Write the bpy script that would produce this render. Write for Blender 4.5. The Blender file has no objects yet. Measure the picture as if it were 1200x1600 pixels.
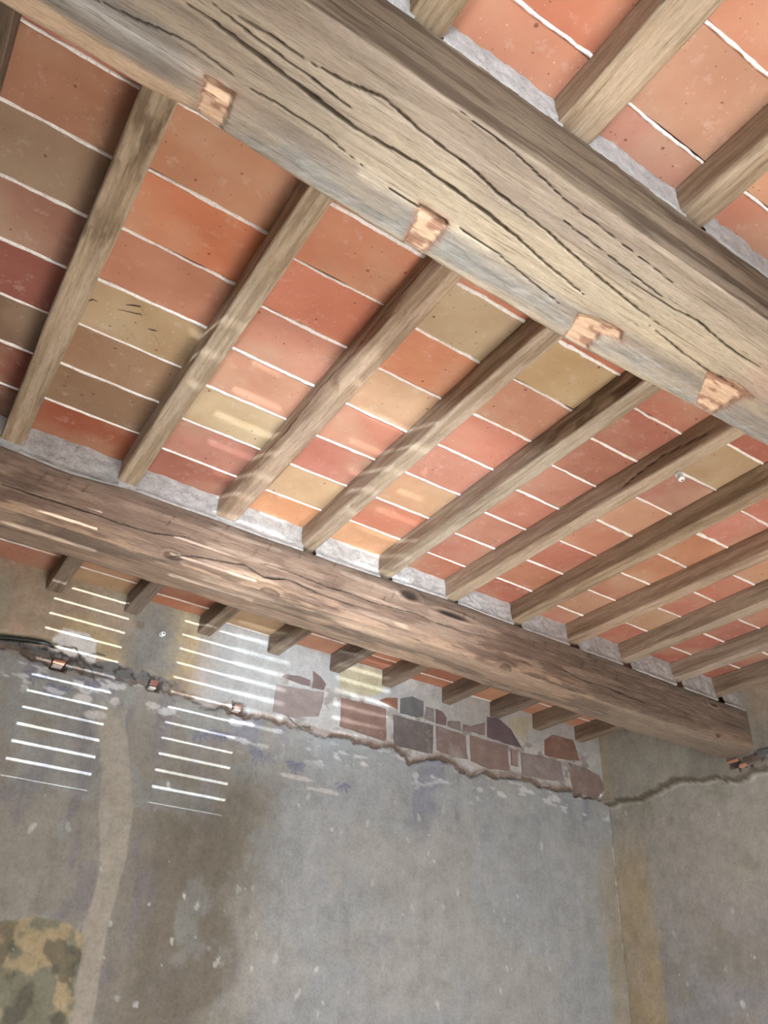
import bpy, bmesh, math, random
import numpy as np
from mathutils import Matrix, Vector

# ---------------------------------------------------------------- camera, world, lights, exposure
scene = bpy.context.scene
C = scene.collection
cam_data = bpy.data.cameras.new('camera')
cam = bpy.data.objects.new('camera', cam_data)
C.objects.link(cam)
Rm = ((0.837591, -0.333445, -0.432731), (-0.544071, -0.437721, -0.715812), (0.049268, 0.834994, -0.548049))
M4 = Matrix(Rm).to_4x4()
M4.translation = (0.0, 0.0, 1.6)
cam.matrix_world = M4
cam_data.sensor_fit = 'VERTICAL'
cam_data.sensor_height = 36.0
cam_data.lens = 1254.06 / 1600.0 * 36.0
cam_data.clip_start = 0.02
scene.camera = cam

world = bpy.data.worlds.new('sky')
scene.world = world
world.use_nodes = True
wn = world.node_tree.nodes
bg = wn['Background']
bg.inputs['Color'].default_value = (0.90, 0.95, 1.0, 1)
bg.inputs['Strength'].default_value = 9.0

def lamp(name, kind, energy, color, loc=(0, 0, 0), direction=(0, 0, -1), **kw):
    d = bpy.data.lights.new(name, kind)
    d.energy = energy
    d.color = color
    for k, v in kw.items():
        setattr(d, k, v)
    o = bpy.data.objects.new(name, d)
    C.objects.link(o)
    o.location = loc
    o.rotation_euler = Vector(direction).to_track_quat('-Z', 'Y').to_euler()
    return o

# the sun, falling through the tall window behind the camera onto the floor
lamp('sun', 'SUN', 125.0, (1.0, 0.96, 0.90), direction=(0.45, 1.0, -0.70), angle=0.01)
# two low glints of the sun off wet ground outside, thrown up through the louvred shutter
SPOT_DIST = 30.0
WIN_C = Vector((-0.99, -1.5, 1.31))
glint = []
for nm, dr, en, rad, cone, wc in (('ground_glint', (0.39, 1.0, 0.36), 165000.0, 0.009, 2.42, WIN_C - Vector((0, 0, 0.49))), ('ground_glint_soft', (0.55, 1.0, 0.448), 140000.0, 0.055, 2.2, WIN_C)):
    p = wc - Vector(dr).normalized() * SPOT_DIST
    glint.append(p)
    lamp(nm, 'SPOT', en, (0.86, 0.95, 1.0), p, dr, spot_size=math.radians(cone), spot_blend=0.08, shadow_soft_size=rad)
# added spot lamp outside the open window, brightening a patch of the ceiling
lamp('added_ceiling_spot', 'SPOT', 2700.0, (0.84, 0.93, 1.0), (-0.92, -4.3, 0.10), (1.72, 6.2, 2.78), spot_size=math.radians(17), spot_blend=0.7, shadow_soft_size=0.28)

scene.view_settings.view_transform = 'Standard'
scene.view_settings.look = 'None'
scene.view_settings.gamma = 1.0
scene.view_settings.use_curve_mapping = False
scene.view_settings.exposure = 0.0
scene.cycles.use_denoising = True
scene.cycles.max_bounces = 8
scene.cycles.diffuse_bounces = 6
scene.cycles.sample_clamp_indirect = 20.0

# ---------------------------------------------------------------- measured data (metres)
B1_CRACK=[[(0.005,0.621),(0.053,0.619),(0.098,0.624),(0.176,0.63),(0.232,0.635),(0.29,0.64),(0.347,0.639),(0.417,0.635),(0.497,0.64),(0.549,0.643),(0.614,0.65),(0.698,0.663),(0.812,0.677)],[(0.188,0.594),(0.249,0.589),(0.307,0.577),(0.378,0.588),(0.466,0.592),(0.493,0.594),(0.551,0.605),(0.597,0.606),(0.652,0.612),(0.72,0.622),(0.812,0.634),(0.9,0.643),(0.976,0.647)],[(-0.087,0.683),(-0.036,0.678),(0.034,0.666),(0.069,0.669),(0.121,0.674)],[(0.137,0.677),(0.177,0.673),(0.254,0.675),(0.337,0.688)],[(0.525,0.691),(0.566,0.694),(0.6,0.693),(0.708,0.708),(0.796,0.719)],[(0.08,0.594),(0.136,0.591),(0.188,0.594)],[(0.85,0.607),(0.96,0.606),(1.016,0.6),(1.129,0.611),(1.247,0.611)],[(0.959,0.659),(1.064,0.671),(1.131,0.675),(1.238,0.679)],[(0.387,0.528),(0.513,0.533),(0.636,0.55),(0.798,0.559),(0.931,0.567)],[(0.044,0.599),(0.114,0.606),(0.186,0.61),(0.289,0.619)],[(0.385,0.697),(0.436,0.697),(0.513,0.696)],[(0.635,0.579),(0.778,0.589),(0.936,0.6)]]
B1_NOTCH=[[(0.076,0.694),(0.121,0.694),(0.126,0.72),(0.13,0.754),(0.087,0.756),(0.08,0.728)],[(0.451,0.691),(0.511,0.69),(0.516,0.718),(0.515,0.758),(0.472,0.76),(0.464,0.723)],[(0.829,0.711),(0.9,0.699),(0.934,0.699),(0.948,0.72),(0.904,0.731),(0.913,0.774),(0.855,0.767)],[(1.148,0.678),(1.219,0.664),(1.287,0.672),(1.268,0.686),(1.265,0.747),(1.213,0.746)]]
B2_CRACK=[[(0.045,2.853),(0.154,2.854),(0.269,2.856),(0.389,2.854),(0.488,2.857),(0.613,2.886)],[(0.557,2.801),(0.625,2.823),(0.666,2.831),(0.773,2.847),(0.799,2.854),(0.871,2.832),(0.957,2.853),(1.079,2.841),(1.232,2.834)],[(0.837,2.872),(0.882,2.883),(0.977,2.882),(1.106,2.874),(1.202,2.881),(1.273,2.872),(1.348,2.878),(1.463,2.888),(1.557,2.879),(1.675,2.88),(1.859,2.894)],[(2.119,2.873),(2.288,2.844),(2.403,2.846),(2.562,2.844)],[(2.464,2.839),(2.656,2.836)],[(2.933,2.905),(3.094,2.87),(3.343,2.866)],[(0.117,2.784),(0.265,2.766),(0.416,2.763),(0.534,2.766)],[(1.238,2.751),(1.449,2.757),(1.793,2.773)],[(1.981,2.797),(2.247,2.791),(2.455,2.756),(2.758,2.757)]]
B2_KNOT=[(0.566,2.804),(0.9,2.787),(1.441,2.951),(1.645,2.931),(1.892,2.786),(3.113,2.939),(3.109,2.798),(2.38,3.0)]
BRICK=[[(1.386,2.992),(1.432,3.012),(1.516,2.996),(1.533,2.985),(1.539,2.899),(1.462,2.899),(1.39,2.906),(1.375,2.928)],[(1.543,2.976),(1.586,2.961),(1.618,2.931),(1.609,2.898),(1.551,2.899)],[(1.371,2.868),(1.513,2.882),(1.61,2.891),(1.61,2.853),(1.598,2.777),(1.482,2.743),(1.369,2.745)],[(1.701,2.89),(1.849,2.895),(1.945,2.896),(1.957,2.738),(1.842,2.743),(1.706,2.757)],[(1.904,2.924),(1.943,2.949),(2.007,2.96),(2.009,2.906),(1.945,2.918)],[(2.02,2.96),(2.089,2.988),(2.156,2.98),(2.158,2.905),(2.13,2.891),(2.024,2.89)],[(2.171,2.96),(2.223,2.96),(2.228,2.889),(2.168,2.895)],[(2.23,2.962),(2.272,2.959),(2.3,2.929),(2.297,2.889),(2.236,2.889)],[(1.988,2.874),(2.22,2.875),(2.218,2.732),(1.996,2.731)],[(2.234,2.879),(2.39,2.873),(2.415,2.866),(2.429,2.751),(2.332,2.744),(2.241,2.76)],[(2.307,2.915),(2.38,2.931),(2.384,2.884),(2.307,2.887)],[(2.4,2.92),(2.44,2.916),(2.538,2.959),(2.539,2.893),(2.405,2.892)],[(2.552,2.995),(2.628,3.004),(2.712,2.964),(2.783,2.879),(2.697,2.882),(2.552,2.888)],[(2.442,2.876),(2.521,2.873),(2.686,2.876),(2.689,2.747),(2.568,2.732),(2.446,2.747)],[(2.707,2.863),(2.752,2.863),(2.747,2.778),(2.707,2.779)],[(2.771,2.86),(2.913,2.868),(3.047,2.866),(3.06,2.769),(2.947,2.748),(2.775,2.744)],[(2.938,2.958),(3.0,2.999),(3.149,3.003),(3.188,2.894),(3.057,2.878),(2.935,2.874)],[(3.102,2.87),(3.227,2.866),(3.324,2.841),(3.361,2.781),(3.288,2.721),(3.118,2.719)]]
EDGE=[(0.258,2.741),(0.328,2.735),(0.378,2.723),(0.451,2.712),(0.522,2.718),(0.618,2.725),(0.719,2.725),(0.784,2.725),(0.83,2.718),(0.91,2.72),(1.014,2.718),(1.157,2.708),(1.304,2.704),(1.391,2.724),(1.472,2.7),(1.614,2.702),(1.811,2.707),(1.863,2.695),(1.948,2.718),(2.062,2.701),(2.092,2.671),(2.237,2.712),(2.351,2.728),(2.409,2.691),(2.547,2.705),(2.711,2.726),(2.837,2.715),(3.056,2.729),(3.355,2.723)]
EDGE_R=[(3.051,2.707),(2.963,2.698),(2.854,2.711),(2.725,2.734),(2.606,2.733),(2.494,2.723),(2.42,2.726),(2.372,2.696),(2.287,2.688),(2.217,2.699),(2.12,2.694)]
SOCKET=[(0.476,2.727),(0.847,2.736),(1.217,2.728)]
FILL_STRIP_L=[(0.666,2.551),(0.726,2.383),(0.76,2.208),(0.8,2.064),(0.803,1.962),(0.789,1.862),(0.801,1.731),(0.807,1.59)]
FILL_STRIP_R=[(0.769,2.575),(0.831,2.404),(0.871,2.271),(0.883,2.075),(0.877,1.97),(0.87,1.87),(0.878,1.719),(0.888,1.594)]
PATCH_LL=[(0.521,1.858),(0.636,1.881),(0.731,1.875),(0.797,1.843),(0.808,1.769),(0.806,1.695),(0.822,1.634),(0.813,1.59)]
WHITE_PATCH=[(0.428,2.815),(0.458,2.867),(0.557,2.869),(0.594,2.844),(0.606,2.754),(0.525,2.706),(0.478,2.745),(0.428,2.779)]
CREAM=[(1.681,3.024),(1.783,3.067),(1.919,3.078),(1.926,2.97),(1.797,2.889),(1.693,2.903)]
CREAM2=[(2.682,3.025),(2.86,3.065),(2.814,2.902),(2.901,2.883),(2.783,2.879),(2.721,2.932)]
SPOT_B=[(0.986,2.373),(0.541,2.145),(0.661,2.168),(0.877,1.884),(0.882,1.782),(0.952,1.67),(1.019,1.654),(1.0,1.957),(1.107,1.854),(1.124,1.999),(1.333,2.047),(1.469,2.1),(1.393,2.059),(1.179,1.973),(1.25,1.843),(1.288,1.799),(1.308,1.799),(1.428,1.79),(1.52,1.832),(1.698,1.808),(1.628,1.72),(1.737,1.702),(1.719,1.664),(1.843,1.744),(1.999,1.842),(1.928,2.14),(1.889,2.373),(1.763,2.317),(1.715,2.323),(1.59,2.431),(1.535,2.198),(2.16,2.438),(2.105,2.338),(2.245,2.27),(2.292,2.494),(2.215,2.376),(2.217,2.298),(2.38,2.159),(2.726,2.183),(2.641,2.076),(2.677,1.887),(2.651,1.883),(2.611,1.8),(2.901,1.907),(2.891,2.425),(2.582,2.104),(2.138,2.066),(2.3,2.091),(2.274,1.727),(2.833,2.413),(3.142,2.231),(2.105,1.839)]
SPOT_R=[(2.45,2.552),(2.603,2.206),(2.466,2.148),(2.422,2.137),(2.413,1.972),(2.399,1.962),(2.804,1.912),(2.765,1.874),(2.634,1.812),(2.494,1.793),(2.551,1.924),(3.009,2.651),(3.138,2.562),(2.803,2.076)]
CABLE=[(0.204,2.771),(0.248,2.774),(0.336,2.789),(0.405,2.796),(0.441,2.793)]
INS_W=[(0.832,2.949)]
INS_J=[(1.672,1.144,3.0)]
PEG=[(3.319,2.733)]
TILE_CRACK=[[(0.141,1.561),(0.193,1.544),(0.226,1.58),(0.254,1.6),(0.279,1.632),(0.311,1.66)],[(0.153,1.534),(0.184,1.518),(0.21,1.545)],[(0.163,1.591),(0.194,1.623),(0.216,1.638)],[(0.071,1.578),(0.079,1.565),(0.096,1.565)],[(0.226,1.58),(0.253,1.573)]]

# ---------------------------------------------------------------- helpers
rng = np.random.RandomState(7)
TAB = rng.rand(64, 256, 256)

def vn(x, y, seed=0):
    t = TAB[seed % 64]
    xi = np.floor(x).astype(int); yi = np.floor(y).astype(int)
    fx = x - xi; fy = y - yi
    fx = fx * fx * (3 - 2 * fx); fy = fy * fy * (3 - 2 * fy)
    a = t[xi & 255, yi & 255]; b = t[(xi + 1) & 255, yi & 255]
    c = t[xi & 255, (yi + 1) & 255]; d = t[(xi + 1) & 255, (yi + 1) & 255]
    return (a * (1 - fx) + b * fx) * (1 - fy) + (c * (1 - fx) + d * fx) * fy

def fbm(x, y, seed=0, oct=4, gain=0.5):
    s = 0; a = 1.0; n = 0
    for k in range(oct):
        s = s + a * vn(x * 2 ** k + 17.3 * k, y * 2 ** k + 9.1 * k, seed + k)
        n += a; a *= gain
    return s / n

def sst(e0, e1, v):
    t = np.clip((v - e0) / (e1 - e0), 0, 1)
    return t * t * (3 - 2 * t)

def lin(rgb):
    r = np.array(rgb, float) / 255.0
    return np.where(r <= 0.04045, r / 12.92, ((r + 0.055) / 1.055) ** 2.4)

def mixc(col, rgb, m):
    m = np.clip(m, 0, 1)[..., None]
    return col * (1 - m) + np.array(rgb)[None, None, :] * m

def dpoly(px, py, pts):
    """distance of a grid of points to a polyline, and the position 0..1 along it"""
    best = np.full(px.shape, 1e9); par = np.zeros(px.shape)
    n = len(pts) - 1
    for i in range(n):
        ax, ay = pts[i]; bx, by = pts[i + 1]
        dx, dy = bx - ax, by - ay
        L = dx * dx + dy * dy + 1e-12
        t = np.clip(((px - ax) * dx + (py - ay) * dy) / L, 0, 1)
        d = np.hypot(px - ax - t * dx, py - ay - t * dy)
        m = d < best
        best = np.where(m, d, best); par = np.where(m, (i + t) / n, par)
    return best, par

def inpoly(px, py, pts):
    r = np.zeros(px.shape, bool)
    n = len(pts)
    for i in range(n):
        x1, y1 = pts[i]; x2, y2 = pts[(i + 1) % n]
        c = ((y1 > py) != (y2 > py)) & (px < (x2 - x1) * (py - y1) / (y2 - y1 + 1e-12) + x1)
        r ^= c
    return r

def sdpoly(px, py, pts):
    d, _ = dpoly(px, py, list(pts) + [pts[0]])
    return np.where(inpoly(px, py, pts), d, -d)

def link(o, parent=None):
    C.objects.link(o)
    if parent is not None:
        o.parent = parent
    return o

def grid_obj(name, P, col, mat, parent=None, closed_v=False, smooth=True):
    """P: (n, m, 3) points, col: (n, m, 3) linear colours -> one mesh"""
    n, m, _ = P.shape
    idx = np.arange(n * m).reshape(n, m)
    a = idx[:-1, :]; b = idx[1:, :]
    if closed_v:
        q = np.stack([a, b, np.roll(b, -1, 1), np.roll(a, -1, 1)], -1).reshape(-1, 4)
    else:
        q = np.stack([a[:, :-1], b[:, :-1], b[:, 1:], a[:, 1:]], -1).reshape(-1, 4)
    faces = q
    me = bpy.data.meshes.new(name)
    me.vertices.add(n * m)
    me.vertices.foreach_set('co', P.reshape(-1).astype(np.float32))
    nf = len(faces)
    caps = []
    if closed_v:
        caps = [idx[0, ::-1], idx[-1, :]]
    me.loops.add(nf * 4 + sum(len(c) for c in caps))
    me.polygons.add(nf + len(caps))
    li = np.concatenate([faces.reshape(-1)] + [c for c in caps]) if caps else faces.reshape(-1)
    me.loops.foreach_set('vertex_index', li.astype(np.int32))
    st = list(range(0, nf * 4, 4)); s = nf * 4
    for c in caps:
        st.append(s); s += len(c)
    me.polygons.foreach_set('loop_start', np.array(st, np.int32))
    me.update(calc_edges=True)
    me.validate()
    if smooth:
        me.polygons.foreach_set('use_smooth', np.ones(len(me.polygons), bool))
    at = me.color_attributes.new('Col', 'FLOAT_COLOR', 'POINT')
    c4 = np.ones((n * m, 4), np.float32); c4[:, :3] = np.clip(col.reshape(-1, 3), 0.002, 1)
    at.data.foreach_set('color', c4.reshape(-1))
    me.materials.append(mat)
    return link(bpy.data.objects.new(name, me), parent)

def bm_obj(name, bm, mat, parent=None, smooth=False):
    bmesh.ops.recalc_face_normals(bm, faces=bm.faces[:])
    me = bpy.data.meshes.new(name)
    bm.to_mesh(me); bm.free()
    if smooth:
        for p in me.polygons: p.use_smooth = True
    me.materials.append(mat)
    return link(bpy.data.objects.new(name, me), parent)

def add_box(bm, x0, x1, y0, y1, z0, z1, bevel=0.0):
    r = bmesh.ops.create_cube(bm, size=1.0)
    vs = r['verts']
    for v in vs:
        v.co = Vector(((x0 + x1) / 2 + v.co.x * (x1 - x0), (y0 + y1) / 2 + v.co.y * (y1 - y0), (z0 + z1) / 2 + v.co.z * (z1 - z0)))
    if bevel:
        es = list({e for v in vs for e in v.link_edges})
        bmesh.ops.bevel(bm, geom=es, offset=bevel, segments=1, affect='EDGES')

def add_lathe(bm, prof, seg=20, mat=Matrix()):
    rings = []
    for r, z in prof:
        rings.append([bm.verts.new(mat @ Vector((r * math.cos(2 * math.pi * k / seg), r * math.sin(2 * math.pi * k / seg), z))) for k in range(seg)])
    for a, b in zip(rings, rings[1:]):
        for k in range(seg):
            bm.faces.new((a[k], a[(k + 1) % seg], b[(k + 1) % seg], b[k]))
    bm.faces.new(rings[0][::-1]); bm.faces.new(rings[-1])

def empty(name, loc=(0, 0, 0), parent=None):
    o = bpy.data.objects.new(name, None)
    o.empty_display_size = 0.1
    o.location = loc
    return link(o, parent)

def tag(o, label=None, cat=None, group=None, kind=None):
    if label: o['label'] = label
    if cat: o['category'] = cat
    if group: o['group'] = group
    if kind: o['kind'] = kind
    return o

# ---------------------------------------------------------------- materials
class NT:
    def __init__(s, name, rough=0.9):
        s.m = bpy.data.materials.new(name); s.m.use_nodes = True
        s.n = s.m.node_tree.nodes; s.l = s.m.node_tree.links
        s.b = s.n['Principled BSDF']
        s.b.inputs['Roughness'].default_value = rough
        s.b.inputs['Specular IOR Level'].default_value = 0.25
    def new(s, t, **kw):
        x = s.n.new(t)
        for k, v in kw.items(): setattr(x, k, v)
        return x
    def link(s, a, b): s.l.new(a, b)
    def coords(s, scale, rnd=True):
        tc = s.new('ShaderNodeTexCoord')
        mp = s.new('ShaderNodeMapping'); mp.inputs['Scale'].default_value = scale
        s.link(tc.outputs['Object'], mp.inputs['Vector'])
        if rnd:
            oi = s.new('ShaderNodeObjectInfo')
            mu = s.new('ShaderNodeMath', operation='MULTIPLY'); mu.inputs[1].default_value = 37.0
            s.link(oi.outputs['Random'], mu.inputs[0])
            s.link(mu.outputs[0], mp.inputs['Location'])
        return mp.outputs['Vector']
    def noise(s, vec, scale, detail=6, rough=0.6, dist=0.0):
        x = s.new('ShaderNodeTexNoise'); x.inputs['Scale'].default_value = scale
        x.inputs['Detail'].default_value = detail; x.inputs['Roughness'].default_value = rough
        x.inputs['Distortion'].default_value = dist
        s.link(vec, x.inputs['Vector']); return x.outputs['Fac']
    def ramp(s, fac, stops):
        r = s.new('ShaderNodeValToRGB')
        e = r.color_ramp.elements
        while len(e) < len(stops): e.new(0.5)
        for k, (p, c) in enumerate(stops):
            e[k].position = p; e[k].color = (*c, 1) if len(c) == 3 else c
        s.link(fac, r.inputs['Fac']); return r.outputs['Color']
    def mix(s, a, b, fac, mode='MIX'):
        x = s.new('ShaderNodeMix', data_type='RGBA', blend_type=mode)
        for sock, v in ((x.inputs[6], a), (x.inputs[7], b), (x.inputs[0], fac)):
            if hasattr(v, 'links'): s.link(v, sock)
            elif isinstance(v, (int, float)): sock.default_value = v
            else: sock.default_value = (*v, 1)
        return x.outputs[2]
    def attr(s, name='Col'):
        x = s.new('ShaderNodeAttribute'); x.attribute_name = name; return x.outputs['Color']
    def objcol(s):
        return s.new('ShaderNodeObjectInfo').outputs['Color']
    def bump(s, height, strength, dist, prev=None):
        x = s.new('ShaderNodeBump'); x.inputs['Strength'].default_value = strength; x.inputs['Distance'].default_value = dist
        s.link(height, x.inputs['Height'])
        if prev is not None: s.link(prev, x.inputs['Normal'])
        return x.outputs['Normal']
    def done(s, color, normal=None):
        if hasattr(color, 'links'): s.link(color, s.b.inputs['Base Color'])
        else: s.b.inputs['Base Color'].default_value = (*color, 1)
        if normal is not None: s.link(normal, s.b.inputs['Normal'])
        return s.m

def wood_material(name, stretch, source):
    t = NT(name, 0.82)
    v = t.coords(stretch)
    base = t.attr() if source == 'attr' else t.mix(t.attr(), t.objcol(), 1.0, 'MULTIPLY')
    g1 = t.noise(v, 12.0, 10, 0.72, 0.3)
    g2 = t.noise(v, 60.0, 6, 0.75, 0.15)
    g3 = t.noise(t.coords((1, 1, 1)), 160.0, 4, 0.7)
    v2 = t.coords((1, 1, 1))
    big = t.noise(v2, 5.0, 4, 0.6)
    c = t.mix(base, t.ramp(g1, [(0.3, (0.62, 0.60, 0.57)), (0.5, (0.97, 0.97, 0.97)), (0.72, (1.18, 1.17, 1.15))]), 0.8, 'MULTIPLY')
    c = t.mix(c, t.ramp(g2, [(0.32, (0.50, 0.47, 0.44)), (0.46, (1, 1, 1)), (0.7, (1.2, 1.18, 1.15))]), 0.8, 'MULTIPLY')
    sx, sy, sz = stretch
    vs = t.coords((0.5 * sx if sx == 1 else sx * 2.6, 0.5 * sy if sy == 1 else sy * 2.6, sz * 2.6))
    fib = t.noise(vs, 9.0, 5, 0.6, 0.1)
    c = t.mix(c, t.ramp(fib, [(0.33, (0.42, 0.36, 0.30)), (0.41, (1, 1, 1))]), 0.75, 'MULTIPLY')
    c = t.mix(c, t.ramp(fib, [(0.58, (0, 0, 0)), (0.70, (0.5, 0.47, 0.42))]), 0.18, 'ADD')
    c = t.mix(c, t.ramp(big, [(0.3, (0.80, 0.78, 0.76)), (0.7, (1.15, 1.13, 1.1))]), 0.5, 'MULTIPLY')
    # woodworm holes
    vor = t.new('ShaderNodeTexVoronoi'); vor.inputs['Scale'].default_value = 55.0
    t.link(v2, vor.inputs['Vector'])
    n3 = t.noise(v2, 3.0, 3, 0.5)
    thr = t.new('ShaderNodeMapRange'); thr.inputs['From Min'].default_value = 0.45; thr.inputs['From Max'].default_value = 0.8
    thr.inputs['To Min'].default_value = 0.0; thr.inputs['To Max'].default_value = 0.11
    t.link(n3, thr.inputs['Value'])
    lt = t.new('ShaderNodeMath', operation='LESS_THAN'); t.link(vor.outputs['Distance'], lt.inputs[0]); t.link(thr.outputs[0], lt.inputs[1])
    c = t.mix(c, (0.06, 0.045, 0.03), lt.outputs[0])
    nrm = t.bump(g1, 0.5, 0.004)
    nrm = t.bump(g2, 0.7, 0.0022, nrm)
    nrm = t.bump(g3, 0.5, 0.0010, nrm)
    return t.done(c, nrm)

WOOD_BEAM = wood_material('old_oak_beam', (1.0, 14.0, 14.0), 'attr')
WOOD_JOIST = wood_material('joist_wood', (14.0, 1.0, 14.0), 'both')

def tile_material():
    t = NT('terracotta', 0.78)
    base = t.objcol()
    v = t.coords((0.31, 0.17, 1))
    oi = t.new('ShaderNodeObjectInfo')
    cloud = t.noise(v, 7.0, 4, 0.55, 0.3)
    sec = t.noise(v, 3.2, 3, 0.5, 0.2)
    c = t.mix(base, t.ramp(cloud, [(0.3, (0.86, 0.80, 0.76)), (0.55, (1.0, 1.0, 1.0)), (0.75, (1.10, 1.2, 1.24))]), 0.8, 'MULTIPLY')
    c = t.mix(c, (0.48, 0.37, 0.25), t.ramp(sec, [(0.50, (0, 0, 0)), (0.74, (0.55, 0.55, 0.55))]))
    dust = t.noise(v, 26.0, 8, 0.75)
    c = t.mix(c, (0.66, 0.56, 0.50), t.ramp(dust, [(0.56, (0, 0, 0)), (0.80, (0.5, 0.5, 0.5))]))
    for sc, lo, colr, sd in ((42.0, 0.10, (0.16, 0.06, 0.035), 0), (75.0, 0.09, (0.20, 0.09, 0.05), 1), (60.0, 0.085, (0.85, 0.80, 0.76), 2)):
        vv = t.coords((0.31, 0.17 * (1 + 0.07 * sd), 1))
        vor = t.new('ShaderNodeTexVoronoi'); vor.inputs['Scale'].default_value = sc
        wob = t.new('ShaderNodeMix', data_type='VECTOR')
        t.link(vv, vor.inputs['Vector'])
        sepc = t.new('ShaderNodeSeparateColor'); t.link(vor.outputs['Color'], sepc.inputs[0])
        thr = t.new('ShaderNodeMapRange'); thr.inputs['From Min'].default_value = 0.72 if sd != 1 else 0.55; thr.inputs['From Max'].default_value = 1.0
        thr.inputs['To Max'].default_value = lo * 1.8; t.link(sepc.outputs[sd], thr.inputs['Value'])
        lt = t.new('ShaderNodeMath', operation='LESS_THAN')
        t.link(vor.outputs['Distance'], lt.inputs[0]); t.link(thr.outputs[0], lt.inputs[1])
        fm = t.new('ShaderNodeMath', operation='MULTIPLY'); fm.inputs[1].default_value = 0.8 if sd < 2 else 0.22
        t.link(lt.outputs[0], fm.inputs[0])
        c = t.mix(c, colr, fm.outputs[0])
    fine = t.noise(v, 120.0, 6, 0.75)
    rough_h = t.noise(v, 18.0, 6, 0.6, 0.5)
    n = t.bump(rough_h, 0.35, 0.004)
    n = t.bump(fine, 0.45, 0.0012, n)
    return t.done(c, n)

TILE = tile_material()

def mortar_material(name, lo, hi, bumpd=0.003):
    t = NT(name, 0.95)
    v = t.coords((1, 1, 1))
    a = t.noise(v, 22.0, 8, 0.7)
    g = t.noise(v, 140.0, 6, 0.75)
    c = t.ramp(a, [(0.3, lo), (0.7, hi)])
    c = t.mix(c, t.ramp(g, [(0.34, (0.45, 0.43, 0.41)), (0.48, (1, 1, 1))]), 0.6, 'MULTIPLY')
    n = t.bump(a, 0.5, bumpd * 2); n = t.bump(g, 0.7, bumpd, n)
    return t.done(c, n)

MORTAR_WHITE = mortar_material('lime_mortar_joint', (0.74, 0.66, 0.62), (0.93, 0.90, 0.88), 0.001)
MORTAR_ROUGH = mortar_material('rough_lime_mortar', (0.36, 0.345, 0.33), (0.66, 0.65, 0.64), 0.006)

def wall_material():
    t = NT('old_wall_plaster', 0.9)
    base = t.attr()
    v = t.coords((1, 1, 1), False)
    a = t.noise(v, 14.0, 8, 0.65, 0.2)
    g = t.noise(v, 90.0, 6, 0.7)
    c = t.mix(base, t.ramp(a, [(0.3, (0.80, 0.79, 0.78)), (0.7, (1.16, 1.16, 1.16))]), 0.85, 'MULTIPLY')
    c = t.mix(c, t.ramp(g, [(0.3, (0.78, 0.77, 0.76)), (0.55, (1.04, 1.04, 1.04))]), 0.8, 'MULTIPLY')
    st = t.noise(t.coords((3, 3, 0.8), False), 5.0, 9, 0.7, 0.6)
    c = t.mix(c, t.ramp(st, [(0.32, (0.78, 0.77, 0.76)), (0.5, (1, 1, 1)), (0.7, (1.12, 1.12, 1.11))]), 0.4, 'MULTIPLY')
    n = t.bump(a, 0.25, 0.004); n = t.bump(g, 0.3, 0.001, n)
    return t.done(c, n)

WALL = wall_material()

def plain(name, color, rough=0.9, bump=0.0, scale=30.0):
    t = NT(name, rough)
    v = t.coords((1, 1, 1), False)
    a = t.noise(v, scale, 6, 0.6)
    c = t.mix(color, t.ramp(a, [(0.3, (0.8, 0.8, 0.8)), (0.7, (1.15, 1.15, 1.15))]), 0.7, 'MULTIPLY')
    return t.done(c, t.bump(a, 0.4, bump) if bump else None)

def brick_material():
    t = NT('old_brick', 0.9)
    v = t.coords((1, 1, 1))
    a = t.noise(v, 16.0, 8, 0.7); g = t.noise(v, 80.0, 6, 0.7)
    c = t.mix(t.objcol(), t.ramp(a, [(0.3, (0.72, 0.70, 0.70)), (0.7, (1.25, 1.22, 1.2))]), 0.8, 'MULTIPLY')
    sm = t.noise(v, 7.0, 7, 0.75)
    c = t.mix(c, (0.42, 0.40, 0.38), t.ramp(sm, [(0.55, (0, 0, 0)), (0.72, (0.7, 0.7, 0.7))]))
    n = t.bump(a, 0.5, 0.004); n = t.bump(g, 0.5, 0.0015, n)
    return t.done(c, n)

BRICK_M = brick_material()
ROOM = plain('room_plaster', (0.30, 0.29, 0.28), 0.9, 0.002)
FLOOR_M = plain('dusty_screed', (0.60, 0.59, 0.57), 0.95, 0.002, 8.0)
PAINT_W = plain('shutter_paint', (0.50, 0.50, 0.48), 0.6)
PORCELAIN = plain('porcelain', (0.80, 0.84, 0.84), 0.2)
BLACKRUB = plain('black_rubber', (0.03, 0.033, 0.036), 0.5)
IRON = plain('dark_iron', (0.05, 0.045, 0.04), 0.6)

# ---------------------------------------------------------------- room shell
ZT = 3.078           # underside of the tiles
ZJ = 3.0             # underside of the joists
Y2 = 2.17
YU, YL = 3.095, 3.108  # back wall: face of the upper coat, of the lower coat
XU, XL = 3.35, 3.405   # right wall the same
X_LEFT, Y_FRONT = -1.9, -1.5

bm = bmesh.new(); add_box(bm, X_LEFT - 0.3, XL + 0.4, Y_FRONT - 0.3, YL + 0.4, -0.2, 0.0)
tag(bm_obj('floor', bm, FLOOR_M), kind='structure')
bm = bmesh.new(); add_box(bm, X_LEFT - 0.3, X_LEFT, Y_FRONT - 0.3, YL + 0.4, 0, 3.3)
tag(bm_obj('wall_left', bm, ROOM), kind='structure')
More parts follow.
